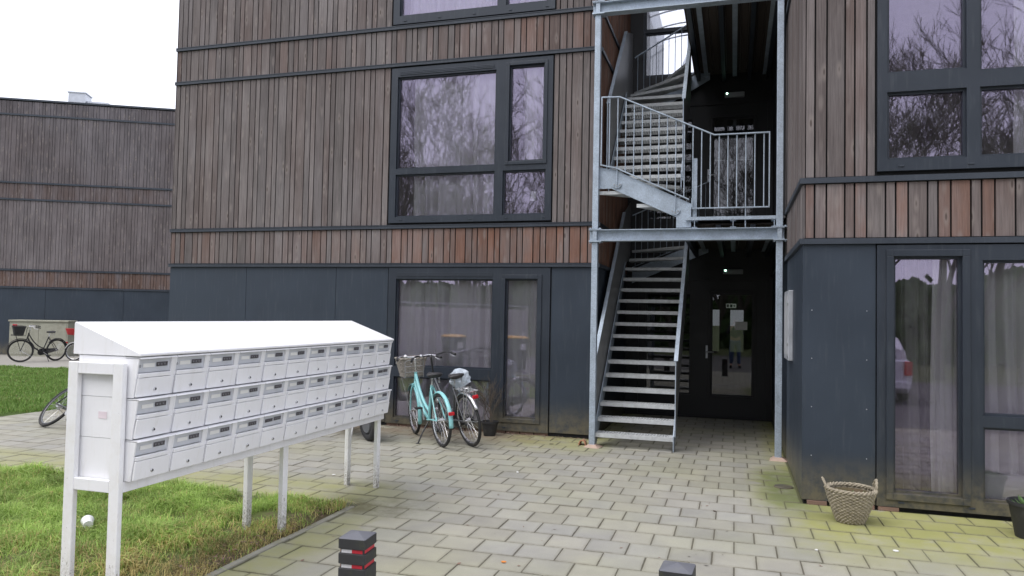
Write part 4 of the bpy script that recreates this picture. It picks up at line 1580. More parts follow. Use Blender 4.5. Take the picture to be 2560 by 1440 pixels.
for k in range(50):
    t, rr = random.uniform(0, 6.28), random.uniform(.0, .14)
    p = Vector((2.30 + rr * math.cos(t), 6.95 + rr * math.sin(t), .232))
    d = Vector((math.cos(t) * .6, math.sin(t) * .6, random.uniform(.3, 1.2))).normalized()
    s_ = d.cross(Vector((0, 0, 1))).normalized() * .012
    L = random.uniform(.05, .11)
    lf.add([p - s_ * .3, p + s_ * .3, p + d * L * .6 + s_, p + d * L, p + d * L * .6 - s_], [(0, 1, 2, 3, 4)])
lf.build('leaves', 'leaf', pt)

# ------------------------------------------------------------------ small things on the ground
br = MB()
prof = []
for i in range(9):
    t = math.pi * (i / 8) * 1.0
    prof.append((.05 * math.cos(t), .075 * math.sin(t)))
vs = [(-1.905 + a, 9.70, b) for a, b in prof] + [(-1.905 + a * .86, 9.83, b * .8) for a, b in prof] + [(-1.905 + a * .8, 9.70, b * .8) for a, b in prof] + [(-1.905 + a * .66, 9.83, b * .62) for a, b in prof]
fsx = []
for i in range(8):
    fsx += [(i, i + 1, 10 + i, 9 + i), (18 + i + 1, 18 + i, 27 + i, 28 + i), (i + 1, i, 18 + i, 19 + i), (9 + i, 10 + i, 28 + i, 27 + i)]
o = br.add(vs, fsx).build('pot_shard', 'terracotta')
tag(o, 'broken curved terracotta shard lying at the foot of the left steel post', 'shard')
o = MB().lathe([(0, .006), (.085, .006), (.095, 0), (.095, -.02)], (.50, 8.12, .004), 28).build('drain_cover', 'frame')
tag(o, 'dark round drain cover sunk in mossy paving beside the side wall', 'drain cover')
cu = MB()
cup = [(.0, 0), (.036, 0), (.048, .10), (.051, .103), (.046, .10), (.034, .006), (0, .006)]
cu.lathe(cup, (0, 0, 0), 20)
cu2 = cu.build('paper_cup', 'white_plastic', smooth=True)
cu2.location = (-4.56, 4.42, .085)
cu2.rotation_euler = (R(10), R(82), R(150))
cu2.scale = (.9, .9, .85)
tag(cu2, 'crumpled white paper cup lying in the grass between the near legs', 'cup')
def flake(nm, label, cat, x, y, mat, sx, sy, h=.006, rz=0, z=.004):
    pts = []
    n = 7
    for i in range(n):
        t = 2 * math.pi * i / n
        pts.append((x + sx * math.cos(t) * random.uniform(.75, 1.15), y + sy * math.sin(t) * random.uniform(.75, 1.15)))
    o = MB().prism(pts, 'z', z, z + h).build(nm, mat)
    o.rotation_euler = (random.uniform(-.1, .1), random.uniform(-.1, .1), rz)
    return tag(o, label, cat)
flake('litter', 'white paper scrap on mossy tiles in front of the wicker basket', 'litter', 1.165, 6.16, 'card', .02, .014)
flake('litter', 'tiny white scrap on the paving below the wicker basket', 'litter', .60, 5.98, 'card', .012, .009)
flake('litter', 'orange wrapper scrap on the paving right of the banded bollard', 'litter', -1.50, 4.93, 'orange', .02, .010)
flake('wrapper', 'crumpled orange wrapper in the dry grass at the near letterbox leg', 'litter', -3.44, 3.52, 'orange', .035, .025, .03, z=.02)
flake('litter', 'small white scrap on paving behind the letterbox legs', 'litter', -3.97, 6.92, 'card', .02, .012)
flake('litter', 'small white pebble on the paving left of the stairs', 'litter', -2.22, 7.75, 'card', .012, .010, .01)
flake('litter', 'dark dead leaf on the paving below the stairs', 'leaf', -.15, 6.85, 'twig', .014, .01)
flake('litter', 'brown dead leaf lying near the left steel post', 'leaf', -2.3, 9.62, 'twig', .03, .012)
# leaf litter along the kerb and wall foot
lt = MB()
for k in range(1020):
    if k >= 900:
        x, y = random.uniform(-3.0, 3), random.uniform(4, 9.6)
        if x > .5 and y > 7.4:
            continue
    elif k < 420:
        x, y = -3.24 - abs(random.gauss(0, .12)), random.uniform(2.9, 5.8)
    else:
        x, y = random.uniform(-5.0, -1.9), 10.2 - abs(random.gauss(0, .12))
    z = .012 + random.uniform(0, .012) if k < 900 else .004
    t = random.uniform(0, 6.28)
    L = random.uniform(.006, .022)
    w = L * random.uniform(.25, .6)
    a, b = Vector((math.cos(t), math.sin(t), random.uniform(-.3, .3))), Vector((-math.sin(t), math.cos(t), random.uniform(-.3, .3)))
    p = Vector((x, y, z))
    lt.add([p - a * L, p - b * w, p + a * L, p + b * w], [(0, 1, 2, 3)])
o = lt.build('leaf_litter', 'brick')
o['kind'] = 'stuff'
tag(o, 'brown leaf litter and crumbs along the kerb and wall foot', 'leaf litter')
# ------------------------------------------------------------------ bicycles (local frame: x forward, z up, rear wheel contact at the origin)
def ring(R_, r, c, n=40, m=8, sx=1.0):
    mb = MB()
    pts = [(c[0] + R_ * math.cos(2 * math.pi * i / n), c[1], c[2] + R_ * math.sin(2 * math.pi * i / n)) for i in range(n)]
    return mb.tube(pts, r, m, closed=True)
def local_thing(name, label, cat, group=None):
    return thing(name, label, cat, (0, 0, 0), group)
def spin(mb, c, ang):
    """turn the steering parts about the head axis"""
    ca, sa = math.cos(ang), math.sin(ang)
    mb.v = [(c[0] + (x - c[0]) * ca - y * sa, (x - c[0]) * sa + y * ca, z) for x, y, z in mb.v]
    return mb
def bicycle(label, o):
    g = lambda k, d=None: o.get(k, d)
    b = local_thing('bicycle', label, 'bicycle', g('group'))
    Rw, wb = g('R', .34), g('wb', 1.10)
    fm, dark, steer = g('frame'), g('parts', 'steel_dull'), g('steer', 0.0)
    hub_r, hub_f = (0, 0, Rw), (wb, 0, Rw)
    hd = (wb - .15, 0)
    def S_(mb):
        return spin(mb, hd, steer)
    for c, st in ((hub_r, False), (hub_f, True)):
        W = bpy.data.objects.new('wheel', None)
        COL.objects.link(W)
        W.parent = b
        W.empty_display_size = .1
        ORG[W] = Vector()
        f = S_ if st else (lambda m: m)
        f(ring(Rw - .021, .021, c, 48, 10)).build('tyre', 'rubber', W, True)
        f(ring(Rw - .046, .011, c, 48, 6)).build('rim', g('rim', 'chrome'), W, True)
        f(MB().lathe([(0, -.05), (.012, -.05), (.012, -.025), (.03, -.024), (.03, .024), (.012, .025), (.012, .05), (0, .05)], c, 14, 'y')).build('hub', 'chrome', W, True)
        sp = MB()
        for i in range(26):
            t = 2 * math.pi * i / 26
            sd = 1 if i % 2 else -1
            t2 = t + (.5 if (i // 2) % 2 else -.5)
            sp.tube([(c[0] + .028 * math.cos(t2), sd * .022, c[2] + .028 * math.sin(t2)), (c[0] + (Rw - .05) * math.cos(t), 0, c[2] + (Rw - .05) * math.sin(t))], .0015, 3, False)
        f(sp).build('spokes', 'chrome', W)
    # frame
    bbp = Vector((.46, 0, .29))
    hx0, hx1 = Vector((wb - .185, 0, .885)), Vector((wb - .145, 0, .73))
    seat = Vector((.285, 0, .76))
    F = MB()
    kf = g('fat', 1.0)
    F.tube([bbp, seat], .016 * kf, 10)
    F.tube([hx0, hx1], .021, 10)
    if g('step', True):
        def bez(p0, p1, p2, n=12):
            return [p0.lerp(p1, i / n).lerp(p1.lerp(p2, i / n), i / n) for i in range(n + 1)]
        F.tube(bez(hx1 + Vector((-.005, 0, .02)), Vector((.74, 0, .36)), bbp + Vector((.01, 0, .02))), .019 * kf, 10)
        F.tube(bez(hx0 + Vector((.005, 0, -.03)), Vector((.70, 0, .47)), Vector((.42, 0, .41))), .016 * kf, 10)
    else:
        F.tube([hx1, bbp], .017, 10)
        F.tube([hx0 + Vector((0, 0, -.03)), seat + Vector((.01, 0, -.04))], .015, 10)
    for s in (-1, 1):
        F.tube([seat + Vector((0, s * .02, -.03)), (.12, s * .05, .52), (0, s * .06, Rw)], .009, 8)
        F.tube([bbp + Vector((0, s * .03, 0)), (.25, s * .05, Rw - .02), (0, s * .06, Rw)], .010, 8)
    F.build('frame', fm, b, True)
    fk = MB()
    for s in (-1, 1):
        fk.tube([(wb - .14, s * .03, .72), (wb - .09, s * .052, .62), (wb - .03, s * .055, Rw + .1), (wb, s * .055, Rw)], [.013, .013, .011, .009], 8)
    fk.tube([(wb - .142, -.035, .715), (wb - .142, .035, .715)], .014, 8)
    S_(fk).build('fork', g('fork', fm), b, True)
    # mudguards
    def guard(c, t0, t1, mat, f, nm='mudguard', w=.03):
        n = 22
        vs, fs = [], []
        for i in range(n + 1):
            t = t0 + (t1 - t0) * i / n
            for q, (dy, dr) in enumerate(((-w, -.012), (-w * .6, .004), (0, .010), (w * .6, .004), (w, -.012))):
                rr = Rw + .022 + dr
                vs.append((c[0] + rr * math.cos(t), c[1] + dy, c[2] + rr * math.sin(t)))
        for i in range(n):
            for q in range(4):
                fs.append((i * 5 + q, i * 5 + q + 1, i * 5 + 6 + q, i * 5 + 5 + q))
        m = MB().add(vs, fs)
        ob = f(m).build(nm, mat, b, True)
        sm = ob.modifiers.new('thick', 'SOLIDIFY')
        sm.thickness = .002
    gm = g('guard', fm)
    if gm:
        guard(hub_r, R(g('guard_r', -18) + 180), R(40), gm, lambda m: m)
        guard(hub_f, R(155), R(20), gm, S_) if not g('guard_f_back') else guard(hub_f, R(205), R(40), gm, S_)
        stay = MB()
        for s in (-1, 1):
            stay.tube([(0, s * .055, Rw), (-(Rw + .02) * .97, s * .028, Rw + .04)], .003, 5)
            stay.tube([(0, s * .055, Rw), (-.22, s * .028, Rw + .30)], .003, 5)
        stay.build('mudguard_stay', 'chrome', b, True)
        st2 = MB()
        for s in (-1, 1):
            st2.tube([(wb, s * .055, Rw), (wb - .30, s * .028, Rw - .16)], .003, 5)
        S_(st2).build('mudguard_stay', 'chrome', b, True)
    # seat post and saddle
    MB().tube([seat, (.255, 0, .87)], .0125, 10).build('seat_post', 'chrome', b, True)
    sd = MB()
    def sf(u, v):
        t = v * 2 * math.pi
        x = -.125 + .255 * u
        w = .095 * (1 - u) ** .6 + .022 if u < .95 else .012
        w *= min(1, u * 7) ** .5
        return (.235 + x, w * math.cos(t), (.895 + (.032 * math.sin(t) if math.sin(t) > 0 else .045 * math.sin(t) * (1 - u * .6)) * min(1, u * 7) ** .5) + .018 * (1 - u) ** 2)
    sd.grid(sf, 12, 16)
    sd.build('saddle', g('saddle', 'saddle'), b, True)
    spg = MB()
    for s in (-1, 1):
        spg.tube([(.15 + .012 * math.cos(i * 1.2), s * .05 + .012 * math.sin(i * 1.2), .80 + i * .0028) for i in range(26)], .0035, 5)
    spg.build('saddle_springs', 'steel_dull', b)
    # handlebar
    hb = MB()
    hz = g('bar_z', 1.07)
    hb.tube([hx0, (wb - .20, 0, hz - .02), (wb - .175, 0, hz)], .0125, 10)
    sweep = g('sweep', .26)
    for s in (-1, 1):
        hb.tube([(wb - .175, 0, hz), (wb - .165, s * .10, hz + .004), (wb - .19, s * .20, hz + .022), (wb - .19 - sweep * .55, s * .275, hz + .012), (wb - .19 - sweep, s * .30, hz - .005)], .0115, 8)
    S_(hb).build('handlebar', g('bar', 'chrome'), b, True)
    for s in (-1, 1):
        gp = MB().tube([(wb - .19 - sweep * .5, s * .272, hz + .012), (wb - .19 - sweep * 1.03, s * .302, hz - .006)], .0165, 10)
        S_(gp).build('grip', 'black_plastic', b, True)
        lv = MB().tube([(wb - .19 - sweep * .3, s * .25, hz + .0), (wb - .19 - sweep * .45, s * .285, hz - .03), (wb - .19 - sweep * .8, s * .31, hz - .045)], .005, 6)
        S_(lv).build('brake_lever', 'chrome', b, True)
    bell = MB().lathe([(0, .03), (.018, .026), (.026, .012), (.027, 0), (0, 0)], (wb - .18, .13, hz + .012), 14)
    S_(bell).build('bell', g('bell', 'chrome'), b, True)
    # drive train
    cr = MB().lathe([(0, -.004), (.085, -.004), (.09, 0), (.085, .004), (0, .004)], (.46, -.045, .29), 24, 'y')
    cr.build('chainring', 'steel_dull', b, True)
    for s, a in ((-1, g('crank', .6)), (1, g('crank', .6) + math.pi)):
        e = Vector((.46 + .165 * math.cos(a), s * .075, .29 + .165 * math.sin(a)))
        MB().bar((.46, s * .07, .29), e, .014, .022).build('crank', 'steel_dull', b)
        MB().box(e.x - .045, e.x + .045, min(e.y, e.y + s * .09), max(e.y, e.y + s * .09), e.z - .012, e.z + .012).build('pedal', 'black_plastic', b, bevel=.004)
    if g('chaincase'):
        cc = MB()
        pts = []
        for i in range(13):
            t = R(-90) + math.pi * i / 12
            pts.append((.46 + .105 * math.cos(t), .29 + .105 * math.sin(t)))
        for i in range(13):
            t = R(90) + math.pi * i / 12
            pts.append((0 + .05 * math.cos(t), Rw + .05 * math.sin(t)))
        cc.prism(pts, 'y', -.065, -.035)
        cc.build('chain_case', g('chaincase'), b, bevel=.008)
    else:
        ch = MB()
        ch.tube([(.46, -.045, .378), (0, -.045, Rw + .035)], .004, 5)
        ch.tube([(.46, -.045, .205), (0, -.045, Rw - .035)], .004, 5)
        ch.build('chain', 'black_paint', b)
    # stand
    if g('stand', True):
        ks = MB()
        ks.tube([(.40, .03, .27), (.37, .13, .14), (.36, .20, .012)], .010, 8)
        ks.box(.32, .40, .18, .23, .002, .016)
        ks.build('kickstand', 'black_paint', b, True)
    # carriers
    if g('rack'):
        rk = MB()
        for s in (-1, 1):
            rk.tube([(.20, s * .05, .745), (-.10, s * .065, .75), (-.28, s * .06, .75)], .0055, 6)
            rk.tube([(0, s * .062, Rw), (-.12, s * .066, .745)], .005, 6)
            rk.tube([(0, s * .062, Rw), (-.22, s * .064, .745)], .005, 6)
        for x in (-.28, -.20, -.1, .0, .1):
            rk.tube([(x, -.062, .75), (x, .062, .75)], .005, 6)
        for y in (-.02, .02):
            rk.tube([(.15, y, .755), (-.27, y, .755)], .004, 6)
        rk.tube([(-.1 + .05 * math.cos(i * .52), .05 * math.sin(i * .52), .775) for i in range(12)], .004, 5, closed=True)
        rk.build('rear_carrier', g('rack'), b, True)
    lz = g('lamp_z', .56)
    if g('lamp', True):
        tq = (math.pi - math.asin(min(.95, max(-.5, (lz - Rw) / (Rw + .05)))))
        lx = (Rw + .05) * math.cos(tq) if not g('rack') else -.30
        lm = MB().box(lx - .02, lx + .012, -.038, .038, lz - .022, lz + .022)
        lm.build('rear_lamp', 'lamp_red', b, bevel=.008)
    if g('front_carrier'):
        fc = MB()
        for s in (-1, 1):
            fc.tube([(wb, s * .06, Rw), (wb + .15, s * .13, .80), (wb + .27, s * .13, .805)], .0055, 6)
            fc.tube([(wb - .12, s * .13, 1.02), (wb - .10, s * .13, .80), (wb + .27, s * .13, .80)], .006, 6)
        fc.tube([(wb - .125, -.13, 1.02), (wb - .135, -.10, 1.045), (wb - .135, .10, 1.045), (wb - .125, .13, 1.02)], .006, 6)
        for z in (.88, .96):
            fc.tube([(wb - .11, -.13, z), (wb - .11, .13, z)], .005, 6)
        for x in (-.02, .08, .18, .27):
            fc.tube([(wb + x, -.13, .80), (wb + x, .13, .80)], .005, 6)
        S_(fc).build('front_carrier', g('front_carrier'), b, True)
    if g('basket'):
        bk = MB()
        cx = wb + .085
        def loop(lx, ly, z, n=44, ph=0, am=.004):
            pts = []
            for i in range(n):
                t = 2 * math.pi * i / n
                c, s = math.cos(t), math.sin(t)
                k = (abs(c) ** 5 + abs(s) ** 5) ** (-.2)
                w = am * (1 if (i + ph) % 2 else -1)
                pts.append((cx + (lx + w) * c * k, (ly + w) * s * k, z + random.uniform(-.002, .002)))
            return pts
        z0, z1 = .815, g('basket_top', 1.06)
        nr = 13
        for k in range(nr):
            u = k / (nr - 1)
            bk.tube(loop(.115 + .05 * u, .145 + .055 * u, z0 + (z1 - z0) * u, ph=k), .0085, 5, closed=True)
        for i in range(22):
            t = 2 * math.pi * (i + .5) / 22
            c, s = math.cos(t), math.sin(t)
            k = (abs(c) ** 5 + abs(s) ** 5) ** (-.2)
            bk.tube([(cx + .115 * c * k, .145 * s * k, z0), (cx + .166 * c * k, .202 * s * k, z1)], .0055, 4)
        bk.add([(cx - .115, -.145, z0), (cx + .115, -.145, z0), (cx + .115, .145, z0), (cx - .115, .145, z0)], [(0, 1, 2, 3)])
        S_(bk).build('basket', g('basket'), b, True)
        rm = MB()
        for s in range(2):
            pts = [(p[0] + .008 * math.sin(i * 1.3 + s * 3.1), p[1] + .006 * math.cos(i * 1.3 + s * 3.1), p[2] + .007 * math.sin(i * 1.3 + s * 3.1 + 1)) for i, p in enumerate(loop(.168, .204, z1 + .004, 60, 0, 0))]
            rm.tube(pts, .010, 6, closed=True)
        S_(rm).build('basket_rim', g('basket_rim', g('basket')), b, True)
    return b
def park(b, rear, front, lean=0.0):
    a, c = Vector((*rear, 0)), Vector((*front, 0))
    d = c - a
    b.location = (a.x, a.y, 0.002)
    b.rotation_euler = (lean, 0, math.atan2(d.y, d.x))
bike1 = bicycle('turquoise step-through bicycle with wicker front basket beside the window', dict(fat=1.35, frame='turquoise', fork='turquoise', guard='turquoise', guard_f_back=True, guard_r=8, basket='wicker_grey', basket_rim='wicker_grey', front_carrier='steel_dull', steer=R(-6), lamp_z=.47, bell='white_plastic', crank=-1.9, bar_z=1.09))
park(bike1, (-3.546, 8.87), (-4.29, 9.67), R(-4))
bike2 = bicycle('dark grey city bicycle with chrome rear carrier parked behind the turquoise one', dict(frame='grey_paint', guard='chrome', guard_r=-30, rack='chrome', lamp_z=.68, steer=R(-14), bar='black_paint', crank=.4, chaincase='black_plastic', bar_z=1.13, stand=True, sweep=.22))
park(bike2, (-3.215, 9.06), (-4.01, 9.82), R(-10))
bike3 = bicycle('dark bicycle fallen over on the paving, one wheel showing past the letterboxes', dict(rim='grey_paint', frame='black_paint', guard=None, steer=R(12), step=False, stand=False, lamp=False))
bike3.location = (-9.27, 8.134, .015)
bike3.rotation_euler = (R(-40), 0, math.atan2(-.31, .95))
bike4 = bicycle('far dark bicycle with black front crate leaning on the beige cabinet', dict(rim='black_paint', frame='black_paint', guard='black_paint', basket='black_plastic', chaincase='black_plastic', step=True, bar='chrome', steer=R(-35), bell='chrome', front_carrier='black_paint', handle=1))
park(bike4, (-20.15, 18.05), (-20.25, 16.95), R(-4))
bike5 = bicycle('far small red and white bicycle standing beside the beige cabinet', dict(frame='white_plastic', guard='white_plastic', R=.28, wb=.92, fork='red_paint', step=True, bar='chrome', saddle='red_paint', lamp=False, basket='red_paint', basket_top=.98))
park(bike5, (-18.9, 18.7), (-19.75, 18.35), R(5))
# plastic bag over the second saddle
bg = MB()
def bf(u, v):
    t = v * 2 * math.pi
    h = u
    prof = [(0, .0), (.10, .02), (.45, .115), (.75, .118), (.93, .085), (1.0, .0)]
    for (a, ra), (b_, rb2) in zip(prof, prof[1:]):
        if a <= h <= b_:
            r = ra + (rb2 - ra) * (h - a) / (b_ - a)
            break
    k = 1 + .34 * mnoise.noise(Vector((math.cos(t) * 2.1, math.sin(t) * 2.1, h * 6))) + .09 * math.sin(t * 7 + h * 9) + .05 * math.sin(t * 13 - h * 15)
    return (r * 1.15 * k * math.cos(t), r * .95 * k * math.sin(t), (.64 + .31 * h) + .012 * math.sin(t * 3))
bg.grid(bf, 18, 32)
bag = bg.build('plastic_bag', 'bag_plastic', smooth=True)
bag.location = (-3.45, 9.19, .655)
bag.scale = (.95, .95, 1.0)
tag(bag, 'translucent white plastic bag pulled over the second bicycle saddle', 'bag')

# dry shrub in a pot behind the bicycles
ds = thing('potted_shrub', 'leafless dry shrub in a dark pot between the grey bicycle and the wall', 'plant', (-3.28, 9.98, 0))
MB().lathe([(0, 0), (.085, 0), (.115, .17), (.125, .172), (.125, .20), (.112, .20), (.105, .16), (0, .16)], (-3.28, 9.98, .002), 22).build('pot', 'black_plastic', ds, True)
def shrub():
    rs = random.Random(4)
    mb = MB()
    def gr(p, d, L, r, lv):
        q = p + d * L
        mid = p + d * L * .5 + Vector((rs.gauss(0, .01), rs.gauss(0, .01), 0))
        mb.tube([p, mid, q], [r, r * .85, r * .7], 5)
        if lv < 4:
            for k in range(3 if lv < 2 else 2):
                nd = (d + Vector((rs.gauss(0, .42), rs.gauss(0, .42), rs.gauss(.1, .2)))).normalized()
                gr(q if k else mid, nd, L * rs.uniform(.55, .85), max(.0018, r * .68), lv + 1)
    for k in range(5):
        gr(Vector((-3.28 + rs.gauss(0, .03), 9.98 + rs.gauss(0, .03), .15)), Vector((rs.gauss(.05, .22), rs.gauss(0, .15), 1)).normalized(), .24, .006, 0)
    return mb
shrub().build('branches', 'twig', ds)

# scooter behind the letterboxes
sc = local_thing('motor_scooter', 'black motor scooter mostly hidden behind the letterboxes, one fat tyre showing', 'scooter')
for x in (0, 1.22):
    W = bpy.data.objects.new('wheel', None)
    COL.objects.link(W)
    W.parent = sc
    ORG[W] = Vector()
    ring(.185, .052, (x, 0, .235), 36, 12).build('tyre', 'rubber', W, True)
    MB().lathe([(0, -.05), (.12, -.05), (.135, -.03), (.135, .03), (.12, .05), (0, .05)], (x, 0, .235), 24, 'y').build('rim', 'grey_paint', W, True)
bd = MB()
def body(sections):
    n = 12
    vs = []
    for x, z, w, h in sections:
        for k in range(n):
            t = 2 * math.pi * k / n
            vs.append((x, w * math.copysign(abs(math.cos(t)) ** .7, math.cos(t)), z + h * math.copysign(abs(math.sin(t)) ** .7, math.sin(t))))
    m = len(sections)
    fs = [(i * n + k, i * n + (k + 1) % n, (i + 1) * n + (k + 1) % n, (i + 1) * n + k) for i in range(m - 1) for k in range(n)]
    fs += [tuple(range(n)), tuple((m - 1) * n + k for k in range(n))]
    return MB().add(vs, fs)
body([(-.32, .66, .05, .05), (-.2, .60, .13, .12), (.1, .54, .17, .16), (.38, .46, .17, .16), (.48, .36, .16, .07)]).build('rear_body', 'black_paint', sc, True)
body([(.44, .31, .16, .05), (.8, .30, .16, .05)]).build('footboard', 'black_plastic', sc, True)
body([(.80, .32, .17, .07), (.88, .5, .19, .22), (.97, .68, .17, .2), (1.0, .85, .09, .1)]).build('front_shield', 'black_paint', sc, True)
body([(-.25, .73, .10, .04), (.1, .74, .15, .05), (.42, .70, .11, .05)]).build('seat', 'saddle', sc, True)
fkk = MB()
for s in (-1, 1):
    fkk.tube([(1.0, s * .08, .7), (1.22, s * .085, .235)], .016, 8)
fkk.tube([(.98, 0, .8), (.94, 0, .98)], .02, 8)
fkk.tube([(.84, -.32, 1.0), (.93, -.12, .99), (.93, .12, .99), (.84, .32, 1.0)], .013, 8)
fkk.build('fork_and_handlebar', 'black_paint', sc, True)
guard2 = MB().tube([(1.22 + .27 * math.cos(t), 0, .235 + .27 * math.sin(t)) for t in [R(20 + i * 14) for i in range(11)]], .05, 8)
guard2.build('mudguard', 'black_paint', sc, True)
MB().tube([(.25, .10, .26), (.15, .2, .03), (.12, .24, .012)], .012, 6).build('stand', 'steel_dull', sc)
sc.location = (-4.60, 8.93, .0)
sc.rotation_euler = (R(-5), 0, math.atan2(.62, -.80))

# ------------------------------------------------------------------ what the windows mirror: trees, fence, bins, car, photographer
def bare_tree(seed, h, levels=7):
    rs = random.Random(seed)
    trunk, twigs = MB(), MB()
    def grow(p, d, L, r, lv):
        n = 3 if lv < 2 else 2
        pts = [p]
        q = p.copy()
        dd = d.copy()
        for i in range(n):
            dd = (dd + Vector((rs.gauss(0, .10), rs.gauss(0, .10), rs.gauss(.04, .06)))).normalized()
            q = q + dd * (L / n)
            pts.append(q.copy())
        rr = [r * (1 - .42 * i / n) for i in range(n + 1)]
        (trunk if lv < 2 else twigs).tube(pts, rr, 7 if lv < 2 else (4 if lv < 4 else 3), False)
        if lv >= levels:
            return
        kids = (4 if lv == 0 else 3) if lv < 3 else (3 if rs.random() < .6 else 2)
        for k in range(kids):
            i = rs.choice(range(1, n + 1)) if k else n
            base = pts[i]
            ax = Vector((rs.gauss(0, 1), rs.gauss(0, 1), rs.gauss(0, .35))).normalized()
            nd = (dd + ax * rs.uniform(.28, .66)).normalized()
            grow(base, nd, L * rs.uniform(.60, .82), max(.0095, rr[i] * rs.uniform(.52, .72)), lv + 1)
    grow(Vector((0, 0, -.1)), Vector((rs.gauss(0, .04), rs.gauss(0, .04), 1)).normalized(), h * .33, h * .014, 0)
    return trunk, twigs
protos = []
for sd_, h in ((3, 13.5), (8, 12.0), (21, 14.5)):
    r_ = local_thing('bare_tree', 'tall leafless winter tree mirrored in the windows', 'tree', 'leafless trees opposite the building, mirrored in the windows')
    a, c = bare_tree(sd_, h)
    a.build('trunk', 'bark', r_, True)
    c.build('crown', 'bark', r_)
    protos.append(r_)
spots = [(-1.0, -12.5), (1.4, -15), (.4, -18), (-3.4, -17), (-20.5, -16), (-16, -12.6), (-12, -13.4), (-10, -16.5), (-18, -17.5), (8.6, -11.4), (3.6, -11), (-22, -13), (-19.2, -11.5), (-17, -14.5), (-15, -11), (-13.2, -15), (-11.2, -12), (-9, -14), (-7, -11.8), (-24, -17), (-14, -19), (-19, -20),
         (4.2, -13), (6.2, -11.2), (7.8, -14.5), (9.6, -12), (11.8, -14), (2.4, -16), (-1.5, -14), (14, -18), (5.4, -18)]
for i, (x, y) in enumerate(spots):
    o = protos[i] if i < 3 else copy_tree(protos[i % 3])
    o.location = (x, y, 0)
    o.rotation_euler = (0, 0, random.uniform(0, 6.28))
    s = random.uniform(.85, 1.12)
    o.scale = (s, s, s)
    o['label'] = 'tall leafless tree opposite, mirrored in the ' + ('left windows' if x < -5 else 'right-hand windows' if x > 2 else 'stairwell doors')
hedge = MB()
for k in range(42000):
    x = random.uniform(-34, 22)
    y = -22 + random.gauss(0, 1.2)
    z = random.uniform(0, 3.4 + 1.4 * mnoise.noise(Vector((x * .3, 0, 0))))
    t = random.uniform(0, 6.28)
    a = Vector((math.cos(t), .4 * math.sin(t), random.uniform(-.6, .6))) * random.uniform(.12, .34)
    c = Vector((random.uniform(-.1, .1), random.uniform(-.1, .1), .2))
    p = Vector((x, y, z))
    hedge.add([p - a, p - c, p + a, p + c], [(0, 1, 2, 3)])
o = hedge.build('thicket', 'leaf', None)
o['kind'] = 'stuff'
tag(o, 'dense dark green thicket below the leafless trees opposite', 'thicket')
# fence
fa, fb = Vector((-12.2, 2.4, 0)), Vector((-8.6, -10.4, 0))
fn_ = thing('board_fence', 'pale board fence with bluish top rail mirrored in the ground-floor window', 'fence', tuple((fa + fb) / 2))
fd = (fb - fa).normalized()
fs_ = Vector((0, 0, 1)).cross(fd)
Lf = (fb - fa).length
npan = 7
for k in range(npan + 1):
    p = fa + fd * (Lf * k / npan)
    MB().obox((p.x, p.y, 1.02), (fd, fs_, (0, 0, 1)), (.045, .045, 1.02)).build('fence_post', 'fence_wood', fn_)
for k in range(npan):
    n = 13
    for i in range(n):
        u = (k + (i + .5) / n) / npan
        p = fa + fd * (Lf * u) + fs_ * .05
        MB().obox((p.x, p.y, .98), (fd, fs_, (0, 0, 1)), (Lf / npan / n / 2 - .006, .010, .94)).build('fence_board', 'fence_wood', fn_)
    p = fa + fd * (Lf * (k + .5) / npan)
    MB().obox((p.x, p.y, 2.07), (fd, fs_, (0, 0, 1)), (Lf / npan / 2, .07, .03)).build('top_rail', 'alu', fn_)
# wheelie bins
def wheelie(label, x, y, rz):
    b = thing('wheelie_bin', label, 'bin', (0, 0, 0), 'dark bins with yellow lids mirrored in the ground-floor window')
    def fr_(z, wx, wy):
        return [(-wx, -wy, z), (wx, -wy, z), (wx, wy, z), (-wx, wy, z)]
    vs = fr_(.06, .23, .27) + fr_(.95, .29, .35) + fr_(.98, .30, .365)
    MB().add(vs, [(3, 2, 1, 0)] + [(i * 4 + k, i * 4 + (k + 1) % 4, i * 4 + 4 + (k + 1) % 4, i * 4 + 4 + k) for i in range(2) for k in range(4)] + [(8, 9, 10, 11)]).build('body', 'bin_dark', b, bevel=.01)
    MB().add(fr_(.983, .305, .37) + fr_(1.02, .305, .38) + fr_(1.07, .20, .28), [(3, 2, 1, 0)] + [(i * 4 + k, i * 4 + (k + 1) % 4, i * 4 + 4 + (k + 1) % 4, i * 4 + 4 + k) for i in range(2) for k in range(4)] + [(8, 9, 10, 11)]).build('lid', 'bin_yellow', b, bevel=.012)
    B(.02, .2, .347, .351, .66, .84).build('sticker', 'card', b)
    for s in (-1, 1):
        MB().lathe([(0, -.025), (.09, -.025), (.1, 0), (.09, .025), (0, .025)], (s * .26, -.28, .1), 18, 'x').build('wheel', 'rubber', b, True)
    MB().tube([(-.25, -.37, .96), (-.25, -.43, 1.0), (.25, -.43, 1.0), (.25, -.37, .96)], .014, 8).build('handle', 'bin_dark', b, True)
    b.location = (x, y, 0)
    b.rotation_euler = (0, 0, rz)
wheelie('dark bin with yellow lid mirrored in the wide ground-floor pane', -8.25, -.75, R(-38))
wheelie('dark bin with yellow lid mirrored in the narrow ground-floor door pane', -6.35, -1.05, R(-38))
